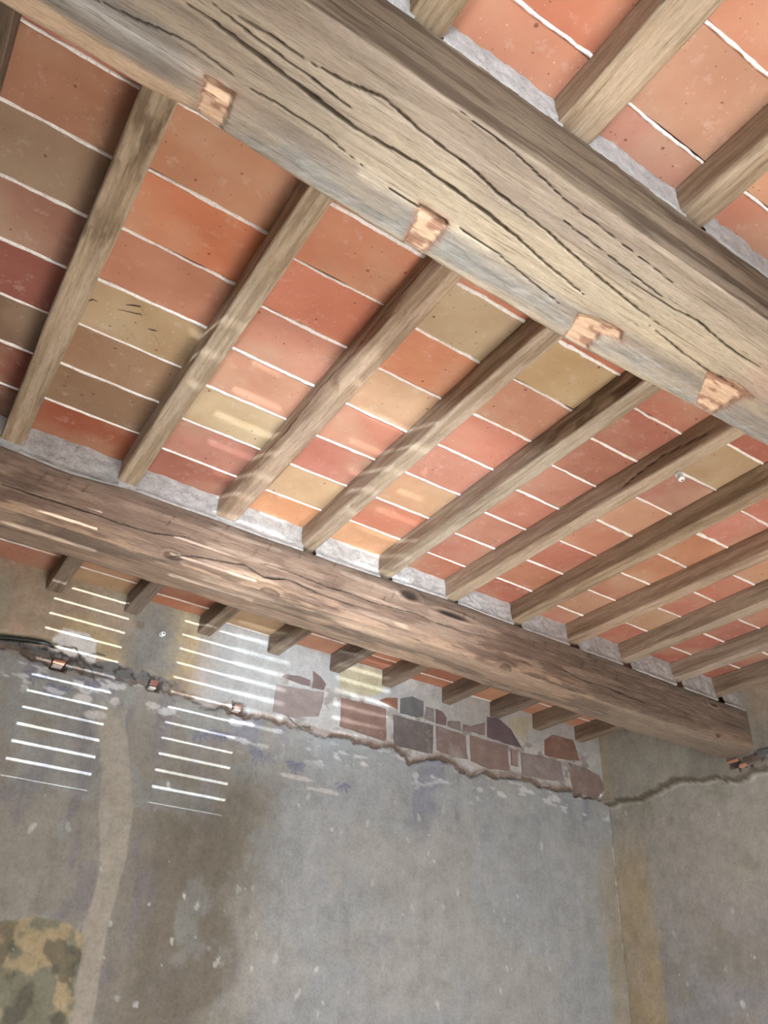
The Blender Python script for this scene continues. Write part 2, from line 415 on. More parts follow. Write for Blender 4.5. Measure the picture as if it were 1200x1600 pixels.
# front wall with the shuttered opening (x -1.47..-0.51) and the tall opening
W1 = (-1.47, -0.50, 0.50, 2.15)
W2 = (-0.38, 1.30, 0.90, 2.25)
bm = bmesh.new()
yf0, yf1 = Y_FRONT - 0.3, Y_FRONT
add_box(bm, X_LEFT, W1[0], yf0, yf1, 0, 3.3)
add_box(bm, W1[1], W2[0], yf0, yf1, 0, 3.3)
add_box(bm, W2[1], XL + 0.4, yf0, yf1, 0, 3.3)
for w in (W1, W2):
    add_box(bm, w[0], w[1], yf0, yf1, 0, w[2])
    add_box(bm, w[0], w[1], yf0, yf1, w[3], 3.3)
tag(bm_obj('wall_front', bm, ROOM), kind='structure')

# louvred shutter in the first opening: solid boards with thin gaps where the glints pass
win1 = tag(empty('window_1', (-0.985, Y_FRONT, 0.5)), kind='structure')
S0 = glint[0]
def back_to_slit(xw, zw):
    tt = (Y_FRONT - 0.02 - S0.y) / (3.1 - S0.y)
    return S0.x + (xw - S0.x) * tt, S0.z + (zw - S0.z) * tt
cols = [(0.381, 0.698), (0.911, 1.230)]
edges_x = [(back_to_slit(a, 2.3)[0], back_to_slit(b, 2.3)[0]) for a, b in cols]
zs = [back_to_slit(0.5, 2.289 + 0.0625 * k)[1] for k in range(22)]
bounds = [(W1[0], (edges_x[0][1] + edges_x[1][0]) / 2), ((edges_x[0][1] + edges_x[1][0]) / 2, W1[1])]
for k, ((a, b), (l, r)) in enumerate(zip(edges_x, bounds)):
    bm = bmesh.new()
    y0, y1 = Y_FRONT - 0.045, Y_FRONT - 0.005
    add_box(bm, l, a, y0, y1, W1[2], W1[3]); add_box(bm, b, r, y0, y1, W1[2], W1[3])
    add_box(bm, a, b, y0, y1, W1[2], zs[0] - 0.005); add_box(bm, a, b, y0, y1, zs[-1] + 0.005, W1[3])
    f = bm_obj('shutter_frame', bm, PAINT_W, win1); f.matrix_parent_inverse = Matrix.Translation((0.985, -Y_FRONT, -0.5))
    bm = bmesh.new()
    for z0, z1 in zip(zs, zs[1:]):
        g = 0.0048 if z0 > zs[3] else 0.0062
        add_box(bm, a, b, Y_FRONT - 0.024, Y_FRONT - 0.018, z0 + g, z1 - 0.0045)
    s = bm_obj('louvre_slats', bm, PAINT_W, win1); s.matrix_parent_inverse = Matrix.Translation((0.985, -Y_FRONT, -0.5))
    s['kind'] = 'stuff'
win2 = tag(empty('window_2', (0.46, Y_FRONT, 0.45)), kind='structure')
bm = bmesh.new()
for (a, b, c, d) in ((W2[0], W2[0] + 0.06, W2[2], W2[3]), (W2[1] - 0.06, W2[1], W2[2], W2[3]), (W2[0], W2[1], W2[2], W2[2] + 0.06), (W2[0], W2[1], W2[3] - 0.06, W2[3])):
    add_box(bm, a, b, Y_FRONT - 0.2, Y_FRONT - 0.14, c, d)
f = bm_obj('window_frame', bm, PAINT_W, win2); f.matrix_parent_inverse = Matrix.Translation((-0.46, -Y_FRONT, -0.45))

# ---------------------------------------------------------------- back wall
def spans(*parts):
    out = []
    for a, b, s in parts:
        n = max(1, int(round((b - a) / s)))
        out.append(np.linspace(a, b, n, endpoint=False))
    out.append(np.array([parts[-1][1]]))
    return np.concatenate(out)

def spots(col, hh, A, B, pts, seed, size=(0.006, 0.016)):
    r = random.Random(seed)
    for (sx, sz) in pts:
        w = r.uniform(*size); h = w * r.uniform(0.9, 2.2); an = r.uniform(-0.5, 0.5)
        m = (abs(A - sx) < 0.06) & (abs(B - sz) < 0.06)
        da = (A - sx) * math.cos(an) + (B - sz) * math.sin(an); db = -(A - sx) * math.sin(an) + (B - sz) * math.cos(an)
        d = np.hypot(da / w, db / h) + 0.5 * (vn(A * 160, B * 160, 5) - 0.5)
        k = sst(0.75, 0.5, d) * m * r.uniform(0.25, 0.8)
        col = mixc(col, lin((172, 172, 166)), k)
    return col, hh

K = 1.72 * np.array([.96, .98, 1.06])   # albedo scale
def wall_back():
    X = spans((X_LEFT, 0.12, 0.1), (0.12, 3.43, 0.006)); Z = spans((-0.0, 1.35, 0.15), (1.35, 3.13, 0.006))
    A, B = np.meshgrid(X, Z, indexing='ij')
    e = np.interp(A, [p[0] for p in EDGE], [p[1] for p in EDGE])
    e = e + 0.030 * (fbm(A * 13, A * 0 + 3, 11, 6, .62) - 0.5) * 2 + 0.010 * (fbm(A * 30, B * 30, 13, 3) - .5)
    up = B > e
    f1 = fbm(A * 2.2, B * 2.2, 1); f2 = fbm(A * 6, B * 6, 2, 5); f3 = fbm(A * 22, B * 22, 3, 4); fs = fbm(A * 12, B * 4, 8, 4)
    # lower coat
    cl = np.ones(A.shape + (3,)) * lin((118, 113, 104))
    cl = mixc(cl, lin((134, 136, 134)), sst(1.2, 1.65, A + 0.5 * (f1 - 0.5)))
    cl = mixc(cl, lin((96, 90, 78)), sst(0.34, 0.06, abs(A - 1.16 - 0.06 * (f1 - 0.5))) * 0.85 * sst(2.6, 2.25, B))  # soft vertical shadow band, painted into the lower coat's colour
    cl = mixc(cl, lin((126, 130, 128)), sst(0.5, 0.62, f2) * 0.35)
    cl = mixc(cl, lin((140, 136, 126)), sst(0.56, 0.66, f1) * 0.4)
    cl = mixc(cl, lin((100, 96, 100)), sst(0.52, 0.66, fs) * 0.5 * sst(1.3, 0.9, A))
    cl = mixc(cl, lin((104, 106, 118)), sst(0.60, 0.70, fbm(A * 5, B * 3, 21)) * 0.5 * sst(2.3, 2.5, B) * (A > 1.1))
    # ochre strip by the corner
    oc = sst(3.26, 3.30, A) * sst(2.62, 2.3, B)
    cl = mixc(cl, lin((136, 126, 104)), oc * (0.2 + 0.7 * f2))
    # upper coat
    cu = np.ones(A.shape + (3,)) * lin((136, 121, 102))
    cu = mixc(cu, lin((122, 117, 100)), sst(0.42, 0.6, f1))
    cu = mixc(cu, lin((150, 124, 104)), sst(0.52, 0.62, f2) * 0.6)
    cu = mixc(cu, lin((146, 128, 94)), sst(0.55, 0.68, fbm(A * 3.5, B * 3.5, 30)) * 0.6 * (A < 1.0))
    cu = mixc(cu, lin((108, 104, 96)), sst(0.16, 0.05, np.hypot((A - 0.80) * 0.9, (B - 2.90) * 0.6) + 0.08 * (f3 - 0.5)))
    cu = mixc(cu, lin((140, 139, 134)), sst(0.95, 1.15, A + 0.25 * (f2 - 0.5)))
    cu = mixc(cu, lin((152, 151, 146)), sst(1.9, 2.1, A) * 0.5 * f3 * 2)
    cu = mixc(cu, lin((92, 72, 62)), sst(0.010, 0.018, 0.03 - np.maximum(abs(A - 0.74), abs(B - 2.965))) * 0.6)
    for poly, c, k in ((WHITE_PATCH, (172, 168, 160), 1), (CREAM, (142, 134, 110), 1), (CREAM2, (146, 139, 118), .9)):
        d = sdpoly(A, B, poly) + 0.02 * (f3 - 0.5)
        cu = mixc(cu, lin(c), sst(-0.002, 0.004, d) * k)
    # mortar bed of the exposed bricks
    mb = sst(1.36, 1.42, A) * sst(3.34, 3.28, A) * sst(2.96, 2.90, B + 0.05 * (f2 - .5))
    cu = mixc(cu, lin((158, 156, 150)), mb * 0.8)
    cu = mixc(cu, lin((120, 112, 104)), mb * sst(0.54, 0.66, f3) * 0.8)
    # crumbly lip
    lip = sst(0.034, 0.024, abs(B - e - 0.018) + 0.035 * (fbm(A * 26, B * 26, 18, 4) - 0.5)) * sst(1.0, 0.85, A)
    cu = mixc(cu, lin((92, 91, 88)), lip)
    cu = mixc(cu, lin((62, 58, 52)), lip * sst(0.56, 0.64, fbm(A * 60, B * 60, 19, 3)))
    cu = mixc(cu, lin((118, 100, 88)), sst(0.022, 0.008, abs(B - e - 0.006) + 0.03 * (f3 - 0.5)) * sst(0.9, 1.2, A) * 0.6)
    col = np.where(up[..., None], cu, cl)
    # plaster filler strip running down the wall, pale
    zz = [p[1] for p in FILL_STRIP_L][::-1]
    xl = np.interp(B, zz, [p[0] for p in FILL_STRIP_L][::-1]) + 0.008 * (fbm(B * 12, B * 0, 40) - .5)
    zz2 = [p[1] for p in FILL_STRIP_R][::-1]
    xr = np.interp(B, zz2, [p[0] for p in FILL_STRIP_R][::-1]) + 0.008 * (fbm(B * 12, B * 0 + 9, 41) - .5)
    ins = np.minimum(A - xl, xr - A)
    strip = sst(-0.003, 0.003, ins) * sst(2.66, 2.58, B + 0.06 * (f3 - .5)) * (~up)
    col = mixc(col, lin((134, 128, 116)), strip)
    # patch where the paint is gone, low left
    # its picture region reaches past the frame edge, so the polygon is closed far to the left and below
    pp = [(-0.2, PATCH_LL[0][1])] + list(PATCH_LL) + [(PATCH_LL[-1][0] - 0.05, 1.2), (-0.2, 1.2)]
    dpp = sdpoly(A, B, pp) + 0.012 * (f3 - 0.5)
    pm = sst(-0.001, 0.003, dpp)
    pc = np.ones(A.shape + (3,)) * lin((104, 102, 86))
    pc = mixc(pc, lin((140, 126, 98)), sst(0.50, 0.58, fbm(A * 9, B * 9, 50, 5)))
    pc = mixc(pc, lin((72, 70, 60)), sst(0.56, 0.66, fbm(A * 14, B * 14, 53, 4)) * 0.7)
    col = col * (1 - pm[..., None]) + pc * pm[..., None]
    # faded stencil flowers: blue grey strokes below the lip
    r = random.Random(3)
    for cx, cz, n, rad in ((0.50, 2.655, 11, 0.055), (0.41, 2.68, 7, 0.04), (1.17, 2.625, 9, 0.05), (1.36, 2.58, 10, 0.06), (1.08, 2.60, 5, 0.04), (1.52, 2.57, 9, 0.05), (0.60, 2.70, 6, 0.05), (1.75, 2.52, 5, 0.04)):
        for q in range(n):
            an = -math.pi * (0.1 + 0.8 * q / max(1, n - 1)); r0 = rad * r.uniform(0.2, 0.5); r1 = rad * r.uniform(0.8, 1.2)
            seg = [(cx + r0 * math.cos(an), cz + r0 * math.sin(an)), (cx + r1 * math.cos(an), cz + r1 * math.sin(an))]
            d, _ = dpoly(A, B, seg)
            col = mixc(col, lin((84, 86, 108)), sst(0.008, 0.003, d + 0.008 * (f3 - .3)) * 0.6)
    # whitish plaster scuffs just under the edge
    sc = 0.7 * sst(0.63, 0.72, fbm(A * 14, B * 40, 60, 4)) * sst(0.10, 0.03, abs(B - e + 0.06)) * (~up)
    col = mixc(col, lin((188, 188, 184)), sc * 0.8)
    for cx, cz, w, h in ((0.60, 2.62, .05, .02), (0.66, 2.57, .06, .02), (0.72, 2.64, .03, .03), (0.86, 2.66, .04, .02), (1.55, 2.50, .12, .012), (1.66, 2.47, .10, .010), (1.85, 2.62, .03, .012), (2.42, 2.685, .06, .008)):
        d = np.hypot((A - cx) / w, (B - cz) / h) + 1.2 * (f3 - .5)
        col = mixc(col, lin((170, 166, 158)), sst(0.9, 0.6, d) * 0.8)
    col, _ = spots(col, None, A, B, SPOT_B, 5)
    rr = random.Random(9)
    more = [(rr.uniform(1.35, 3.3), rr.uniform(1.45, 2.65)) for _ in range(60)] + [(rr.uniform(0.4, 1.3), rr.uniform(1.45, 2.3)) for _ in range(14)]
    col, _ = spots(col, None, A, B, more, 6, (0.002, 0.006))
    # geometry
    Y = np.where(up, YU, YL) + 0.004 * (f2 - 0.5) + 0.010 * (f1 - 0.5)
    Y = Y + up * (0.014 * lip * (f3 - 0.45)) - 0.005 * sst(0.03, 0.0, abs(B - e - 0.006)) * up * f3
    Y = Y - 0.002 * strip + 0.006 * pm + 0.004 * (1 - pm) * 0
    Y = Y + 0.003 * mb * up
    # dark joint under the lip
    groove = sst(0.006, 0.0015, abs(B - e + 0.003))
    Y = Y + 0.010 * groove * sst(.4, .6, f2)
    col = mixc(col, lin((60, 52, 44)), groove * 0.75 * sst(0.35, 0.55, f2 + 0.15))
    rim = sst(0.012, 0.004, abs(B - e - 0.001) + 0.006 * (f3 - .5))
    col = mixc(col, lin((84, 68, 56)), rim * 0.85 * sst(.3, .5, fbm(A * 16, B * 16, 17, 3)))
    # the three broken sockets
    for (sx, sz) in SOCKET:
        d = np.maximum(abs(A - sx - 0.004) / 0.030, abs(B - sz) / 0.024) + 0.5 * (f3 - 0.5)
        k = sst(1.05, 0.85, d)
        Y = Y + 0.045 * k
        col = mixc(col, lin((92, 70, 58)), k)
    # cable chase
    d, _ = dpoly(A, B, CABLE)
    k = sst(0.017, 0.009, d + 0.01 * (f3 - .5))
    Y = Y + 0.020 * k; col = mixc(col, lin((84, 72, 52)), k)
    # hairline cracks in the white patch, in the upper plaster
    for cr in ([(0.46, 2.79), (0.52, 2.80), (0.55, 2.76), (0.59, 2.74), (0.62, 2.70)], [(0.47, 2.77), (0.53, 2.75), (0.57, 2.72)], [(0.57, 2.785), (0.60, 2.80), (0.63, 2.80)], [(1.42, 2.79), (1.45, 2.74), (1.50, 2.71), (1.56, 2.72)]):
        d, _ = dpoly(A, B, cr)
        col = mixc(col, lin((70, 62, 54)), sst(0.0045, 0.0015, d + 0.003 * (f3 - .5)))
    # cracked corner, white filler
    cz = 3.395 + 0.006 * (fbm(B * 25, B * 0, 70) - .5)
    k = sst(0.009, 0.003, abs(A - cz) + 0.010 * (f3 - .4)) * (~up)
    col = mixc(col, lin((186, 182, 172)), k * sst(0.44, 0.60, fbm(B * 13, A * 9, 71, 4)) * 0.9)
    k = sst(0.005, 0.0015, abs(A - 3.400 - 0.008 * (fbm(B * 18, B * 0, 72) - .5))) * (B < 2.71)
    col = mixc(col, lin((84, 72, 56)), k * 0.8); Y = Y + 0.008 * k
    P = np.stack([A, Y, B], -1)
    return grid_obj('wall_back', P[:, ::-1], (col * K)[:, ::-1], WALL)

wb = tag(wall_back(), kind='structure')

BRICK_COL = [(96, 84, 80), (98, 84, 80), (118, 108, 102), (110, 90, 80), (116, 82, 66), (88, 88, 86), (112, 106, 102), (100, 84, 80), (92, 86, 82),
             (110, 96, 90), (112, 102, 96), (112, 98, 92), (86, 74, 76), (114, 98, 90), (124, 108, 98), (116, 106, 102), (110, 86, 74), (112, 98, 90), (108, 92, 84)]
def brick_piece(poly, rgb, seed, front, back=3.13):
    """an irregular brick face: polygon prism with a chamfered, slightly domed front"""
    r = random.Random(seed)
    cx = sum(p[0] for p in poly) / len(poly); cz = sum(p[1] for p in poly) / len(poly)
    ring = []
    n = len(poly)
    for i in range(n):
        a, b = poly[i], poly[(i + 1) % n]
        L = math.hypot(b[0] - a[0], b[1] - a[1]); m = max(1, int(L / 0.03))
        for k in range(m):
            t = k / m
            ring.append((a[0] + (b[0] - a[0]) * t + r.uniform(-.0022, .0022), a[1] + (b[1] - a[1]) * t + r.uniform(-.0022, .0022)))
    bm = bmesh.new()
    def loop(s, y): return [bm.verts.new((px - cx - math.copysign(min(abs(px - cx), s), px - cx), y, pz - cz - math.copysign(min(abs(pz - cz), s), pz - cz))) for px, pz in ring]
    l0 = loop(-0.0015, back - front); l1 = loop(-0.0015, 0.002); l2 = loop(0.001, 0.0)
    for p, q in ((l0, l1), (l1, l2)):
        for k in range(len(ring)):
            bm.faces.new((p[k], p[(k + 1) % len(ring)], q[(k + 1) % len(ring)], q[k]))
    c = bm.verts.new((0, -0.001, 0))
    for k in range(len(ring)): bm.faces.new((l2[k], l2[(k + 1) % len(ring)], c))
    o = bm_obj('brick', bm, BRICK_M, wb)
    o.location = (cx, front, cz)
    o.color = (*(lin(rgb) * K), 1)
    return o
for k, poly in enumerate(BRICK):
    brick_piece(poly, BRICK_COL[k % len(BRICK_COL)], k, YU - 0.001 - 0.003 * ((k * 7) % 3) / 2)
for k, (sx, sz) in enumerate(SOCKET):
    w, h = ((.024, .016), (.018, .022), (.020, .018))[k]
    o = brick_piece([(sx - w, sz - h * .2), (sx + w * .9, sz - h * .3), (sx + w, sz + h), (sx - w * .8, sz + h * .9)], ((150, 104, 84), (120, 84, 72), (108, 86, 76))[k], 40 + k, YU + 0.006, 3.15)
    o['label'] = ('orange brick fragment in the left broken socket', 'red brick fragment in the middle broken socket', 'dark brick fragment in the right broken socket')[k]
    bm = bmesh.new()
    add_box(bm, sx - w * .9, sx + w * .7, 3.096, 3.13, sz - h * .75, sz - h * .35, 0.003)
    bm_obj('mortar_lump', bm, MORTAR_WHITE, wb)

# ---------------------------------------------------------------- right wall
def wall_right():
    Yv = spans((Y_FRONT, 1.7, 0.1), (1.7, 3.12, 0.006)); Z = spans((0.0, 1.35, 0.15), (1.35, 3.13, 0.006))
    A, B = np.meshgrid(Yv, Z, indexing='ij')
    pts = sorted(EDGE_R)
    e = np.interp(A, [p[0] for p in pts], [p[1] for p in pts]) + 0.045 * (fbm(A * 13, A * 0 + 3, 12, 6, .62) - 0.5) + 0.010 * (fbm(A * 30, B * 30, 13, 3) - .5)
    up = B > e
    f1 = fbm(A * 2.2 + 5, B * 2.2, 1); f2 = fbm(A * 6 + 5, B * 6, 2, 5); f3 = fbm(A * 22 + 5, B * 22, 3, 4)
    cl = np.ones(A.shape + (3,)) * lin((140, 136, 126))
    cl = mixc(cl, lin((128, 126, 126)), sst(2.4, 1.7, B + 0.3 * (f1 - .5)))
    cl = mixc(cl, lin((122, 117, 102)), sst(0.5, 0.66, f2) * 0.5)
    cl = mixc(cl, lin((150, 134, 104)), sst(2.87, 2.93, A + 0.04 * (f1 - .5)) * sst(2.65, 2.3, B) * (0.2 + 0.8 * f2))
    cu = np.ones(A.shape + (3,)) * lin((134, 130, 118))
    cu = mixc(cu, lin((118, 114, 104)), sst(0.45, 0.62, f1))
    cu = mixc(cu, lin((146, 134, 106)), sst(3.02, 3.08, A) * 0.6)
    cu = mixc(cu, lin((132, 120, 104)), sst(2.2, 2.1, A) * sst(2.85, 2.95, B + .1 * (f2 - .5)))
    col = np.where(up[..., None], cu, cl)
    # rubble under the beam end
    rb = sst(0.13, 0.06, np.hypot((A - 2.22), (B - 2.735) * 2.4) + 0.08 * (f3 - .5)) * up
    col = mixc(col, lin((120, 112, 102)), rb)
    col = mixc(col, lin((60, 54, 48)), rb * sst(0.54, 0.6, fbm(A * 30, B * 30, 77, 4)))
    col, _ = spots(col, None, A, B, SPOT_R, 8)
    rr = random.Random(19)
    col, _ = spots(col, None, A, B, [(rr.uniform(2.2, 3.05), rr.uniform(1.45, 2.6)) for _ in range(30)], 9, (0.002, 0.006))
    Xp = np.where(up, XU, XL) + 0.004 * (f2 - .5) + 0.010 * (f1 - .5)
    tr = sst(0.0, 0.02, e - B)          # the lower coat falls back gradually beneath the lip
    Xp = np.where(up, Xp, Xp - 0.040 * (1 - tr))
    Xp = Xp - 0.004 * sst(0.03, 0.0, abs(B - e - 0.006)) * up * f3 + 0.02 * rb * (f3 - .4)
    gr = sst(0.006, 0.0015, abs(B - e + 0.003))
    Xp = Xp + 0.012 * gr
    rim = sst(0.016, 0.005, abs(B - e + 0.004) + 0.008 * (f3 - .5))
    col = mixc(col, lin((82, 74, 62)), rim * 0.9)
    col = mixc(col, lin((62, 56, 48)), gr * 0.7)
    return grid_obj('wall_right', np.stack([Xp, A, B], -1)[::-1, ::-1][::-1], (col * K)[::-1, ::-1][::-1], WALL)
wr = tag(wall_right(), kind='structure')
for (yy, zz, w, h, c) in ((2.19, 2.742, .045, .014, (84, 70, 62)), (2.29, 2.756, .03, .008, (140, 100, 76)), (2.12, 2.757, .035, .016, (90, 88, 86)), (2.24, 2.725, .02, .009, (150, 112, 90))):
    bm = bmesh.new(); add_box(bm, -0.012, 0.05, -w, w, -h, h, 0.004)
    for v in bm.verts: v.co.y += random.uniform(-.003, .003); v.co.z += random.uniform(-.003, .003)
    o = bm_obj('brick', bm, BRICK_M, wr); o.location = (XU + 0.004, yy, zz); o.color = (*(lin(c) * K), 1)

# ---------------------------------------------------------------- the two big beams
def crack_field(A, B, cracks, widths, depths):
    D = np.zeros(A.shape); M = np.zeros(A.shape)
    for c, w, dp in zip(cracks, widths, depths):
        x0 = min(p[0] for p in c) - 0.03; x1 = max(p[0] for p in c) + 0.03
        rows = np.where((A[:, 0] > x0) & (A[:, 0] < x1))[0]
        if not len(rows): continue
        s = slice(rows[0], rows[-1] + 1)
        a, b = A[s], B[s]
        wob = 0.0022 * (fbm(a * 80, b * 10, 14, 4) - 0.5)
        d, t = dpoly(a, b + wob, c)
        taper = np.sqrt(np.clip(np.minimum(t, 1 - t) * 6, 0, 1)) * (0.25 + 1.3 * fbm(a * 22, a * 0, 15, 3))
        ww = w * taper + 1e-5
        k = sst(1.35, 0.6, d / ww) * (taper > 0.05)
        D[s] = np.maximum(D[s], k * dp); M[s] = np.maximum(M[s], k)
    return D, M

def ring_points(n_f, n_b, n_k, n_t):
    """u parameters around the section: 0 front (top to bottom), 1 bottom, 2 back, 3 top"""
    side = np.concatenate([np.zeros(n_f), np.ones(n_b), np.full(n_k, 2), np.full(n_t, 3)]).astype(int)
    t = np.concatenate([np.linspace(0, 1, n_f, endpoint=False), np.linspace(0, 1, n_b, endpoint=False), np.linspace(0, 1, n_k, endpoint=False), np.linspace(0, 1, n_t, endpoint=False)])
    return side, t

def big_beam(name, xs, corners, n, front_cracks, bottom_cracks, paint, rad, gain=1.0):
    side, t = ring_points(*n)
    nx, m = len(xs), len(side)
    P = np.zeros((nx, m, 3)); N = np.zeros((nx, m, 2))
    cs = [np.stack([c(xs)[0], c(xs)[1]], -1) for c in corners]       # front-top, front-bottom, back-bottom, back-top  (y, z)
    for k in range(4):
        a, b = cs[k], cs[(k + 1) % 4]
        sel = np.where(side == k)[0]
        tt = t[sel][None, :, None]
        P[:, sel, 1:] = a[:, None] * (1 - tt) + b[:, None] * tt
        N[:, sel] = {0: (-1, 0), 1: (0, -1), 2: (1, 0), 3: (0, 1)}[k]
    P[:, :, 0] = xs[:, None]
    # round the arrises: pull points near a corner towards the section's middle
    for k in range(4):
        c = cs[k][:, None]
        d = np.hypot(P[:, :, 1] - c[..., 0], P[:, :, 2] - c[..., 1])
        cen = np.mean(cs, axis=0)[:, None] - c
        cen = cen / np.linalg.norm(cen, axis=-1, keepdims=True)
        rr = (rad[k] * (0.6 + 0.9 * fbm(P[:, :, 0] * 7, P[:, :, 0] * 0 + k * 5.0, 20 + k, 4)))
        pull = np.clip(1 - d / (rr * 1.6), 0, 1) ** 1.6 * rr * 0.62
        P[:, :, 1:] += cen * pull[..., None]
    X, Yy, Zz = P[:, :, 0], P[:, :, 1].copy(), P[:, :, 2].copy()
    V = np.where(side[None, :] % 2 == 0, Zz, Yy)
    D = 0.006 * (fbm(X * 2.0, V * 8, 31 , 3) - 0.5) + 0.0035 * (fbm(X * 14, V * 70, 33, 4) - 0.5) + 0.0022 * (fbm(X * 30, V * 30, 36, 3) - .5)
    fm = (side == 0)[None, :] * np.ones(X.shape); bmk = (side == 1)[None, :] * np.ones(X.shape)
    Df, Mf = crack_field(X, Zz, *front_cracks)
    Db, Mb = crack_field(X, Yy, *bottom_cracks)
    D = D + Df * fm + Db * bmk
    M = np.maximum(Mf * fm, Mb * bmk)
    col, extra = paint(X, Yy, Zz, fm > 0, bmk > 0)
    D = D + extra
    D = D * (side != 3)[None, :]
    col = mixc(col, (0.012, 0.009, 0.007), M * 0.9)
    P[:, :, 1] -= N[:, :, 0] * D; P[:, :, 2] -= N[:, :, 1] * D
    base = bpy.data.objects
    lum = (col @ np.array([.3, .5, .2]))[..., None]
    col = (lum + (col - lum) * 0.72) * np.array([1.03, .985, .98]) * gain
    return grid_obj(name, P, col, WOOD_BEAM, closed_v=True)

def paint1(X, Y, Z, F, Bt):
    g = fbm(X * 3, Y * 30, 40, 4); f1 = fbm(X * 2.5, Y * 9, 41, 4); f2 = fbm(X * 8, Y * 26, 43, 4); f3 = fbm(X * 50, Y * 50, 45, 3)
    col = np.ones(X.shape + (3,)) * lin((168, 148, 124))
    col = mixc(col, lin((150, 134, 116)), sst(0.45, 0.6, f1))
    col = mixc(col, lin((186, 168, 138)), sst(0.45, 0.62, g) * 0.7)
    # cream heart streak in the middle of the underside
    cen = sst(0.07, 0.02, abs(Y - 0.655 - 0.03 * (f1 - .5) + 0.02 * (X - .6)))
    col = mixc(col, lin((200, 180, 142)), cen * sst(0.2, 0.5, X) * sst(1.4, 1.1, X) * 0.7)
    # grey-blue weathering by the far arris
    gb = sst(0.700, 0.742, Y + 0.06 * (f1 - .5)) * sst(0.09, 0.14, X)
    col = mixc(col, lin((150, 147, 138)), gb * (0.35 + 0.7 * sst(.35, .6, f2)))
    gb2 = sst(0.055, 0.02, abs(Y - 0.70 + 0.18 * (X + 0.02) * 0 + 0.03 * (f1 - .5))) * sst(0.10, 0.0, X)
    col = mixc(col, lin((138, 130, 120)), gb2 * 0.9)
    tanm = sst(0.725, 0.738, Y + 0.02 * (f1 - .5) + 0.03 * np.clip(0.0 - X, 0, 1)) * sst(0.09, 0.06, X)
    col = mixc(col, lin((206, 172, 132)), tanm)
    # blond arris
    col = mixc(col, lin((206, 184, 146)), sst(0.010, 0.003, abs(Y - 0.766)) * 0.5)
    # grey brown near side
    col = mixc(col, lin((150, 130, 108)), sst(0.575, 0.55, Y + 0.02 * (f1 - .5)) * 0.7)
    # pinkish dust near right edge
    col = mixc(col, lin((196, 156, 132)), sst(0.10, 0.03, np.hypot(X - 1.28, (Y - 0.62) * 1.5) + 0.06 * (f2 - .5)) * 0.6)
    # scrape marks, short cross strokes
    scr = sst(0.60, 0.72, fbm(X * 55 + Y * 90, Y * 24 - X * 14, 46, 3)) * gb
    col = mixc(col, lin((186, 184, 174)), scr * 0.4)
    # raw tool-cut notches on the far arris
    ex = np.zeros(X.shape)
    for poly in B1_NOTCH:
        pc = [(p[0], p[1] + (0.012 if p[1] > 0.745 else 0)) for p in poly]
        rows = np.where((X[:, 0] > min(p[0] for p in pc) - .02) & (X[:, 0] < max(p[0] for p in pc) + .02))[0]
        s = slice(rows[0], rows[-1] + 1)
        d = sdpoly(X[s], Y[s], pc) + 0.006 * (fbm(X[s] * 90, Y[s] * 90, 48, 3) - .5)
        k = sst(-0.001, 0.002, d) * Bt[s]
        kb = sst(-0.014, 0.0, d) * Bt[s] * (1 - k)
        ex[s] += 0.007 * k + 0.002 * k * (fbm(X[s] * 40, Y[s] * 120, 49, 3) - .5)
        c = mixc(col[s], lin((168, 112, 82)), kb * 0.55 * sst(.4, .6, f2[s]))
        c = mixc(c, lin((222, 180, 136)), k)
        c = mixc(c, lin((176, 124, 90)), k * sst(0.55, 0.68, fbm(X[s] * 30, Y[s] * 90, 50, 3)))
        c = mixc(c, lin((120, 70, 48)), sst(0.004, 0.0, abs(d)) * k)
        col[s] = c
    # side face: darker brown grey
    cf = np.ones(X.shape + (3,)) * lin((136, 116, 88))
    ff = fbm(X * 3, Z * 40, 52, 4)
    cf = mixc(cf, lin((104, 84, 62)), sst(0.45, 0.6, ff)); cf = mixc(cf, lin((162, 142, 112)), sst(0.56, 0.7, fbm(X * 2, Z * 22, 55, 4)) * 0.8)
    col = np.where(F[..., None], cf, col)
    return col * 1.0, ex

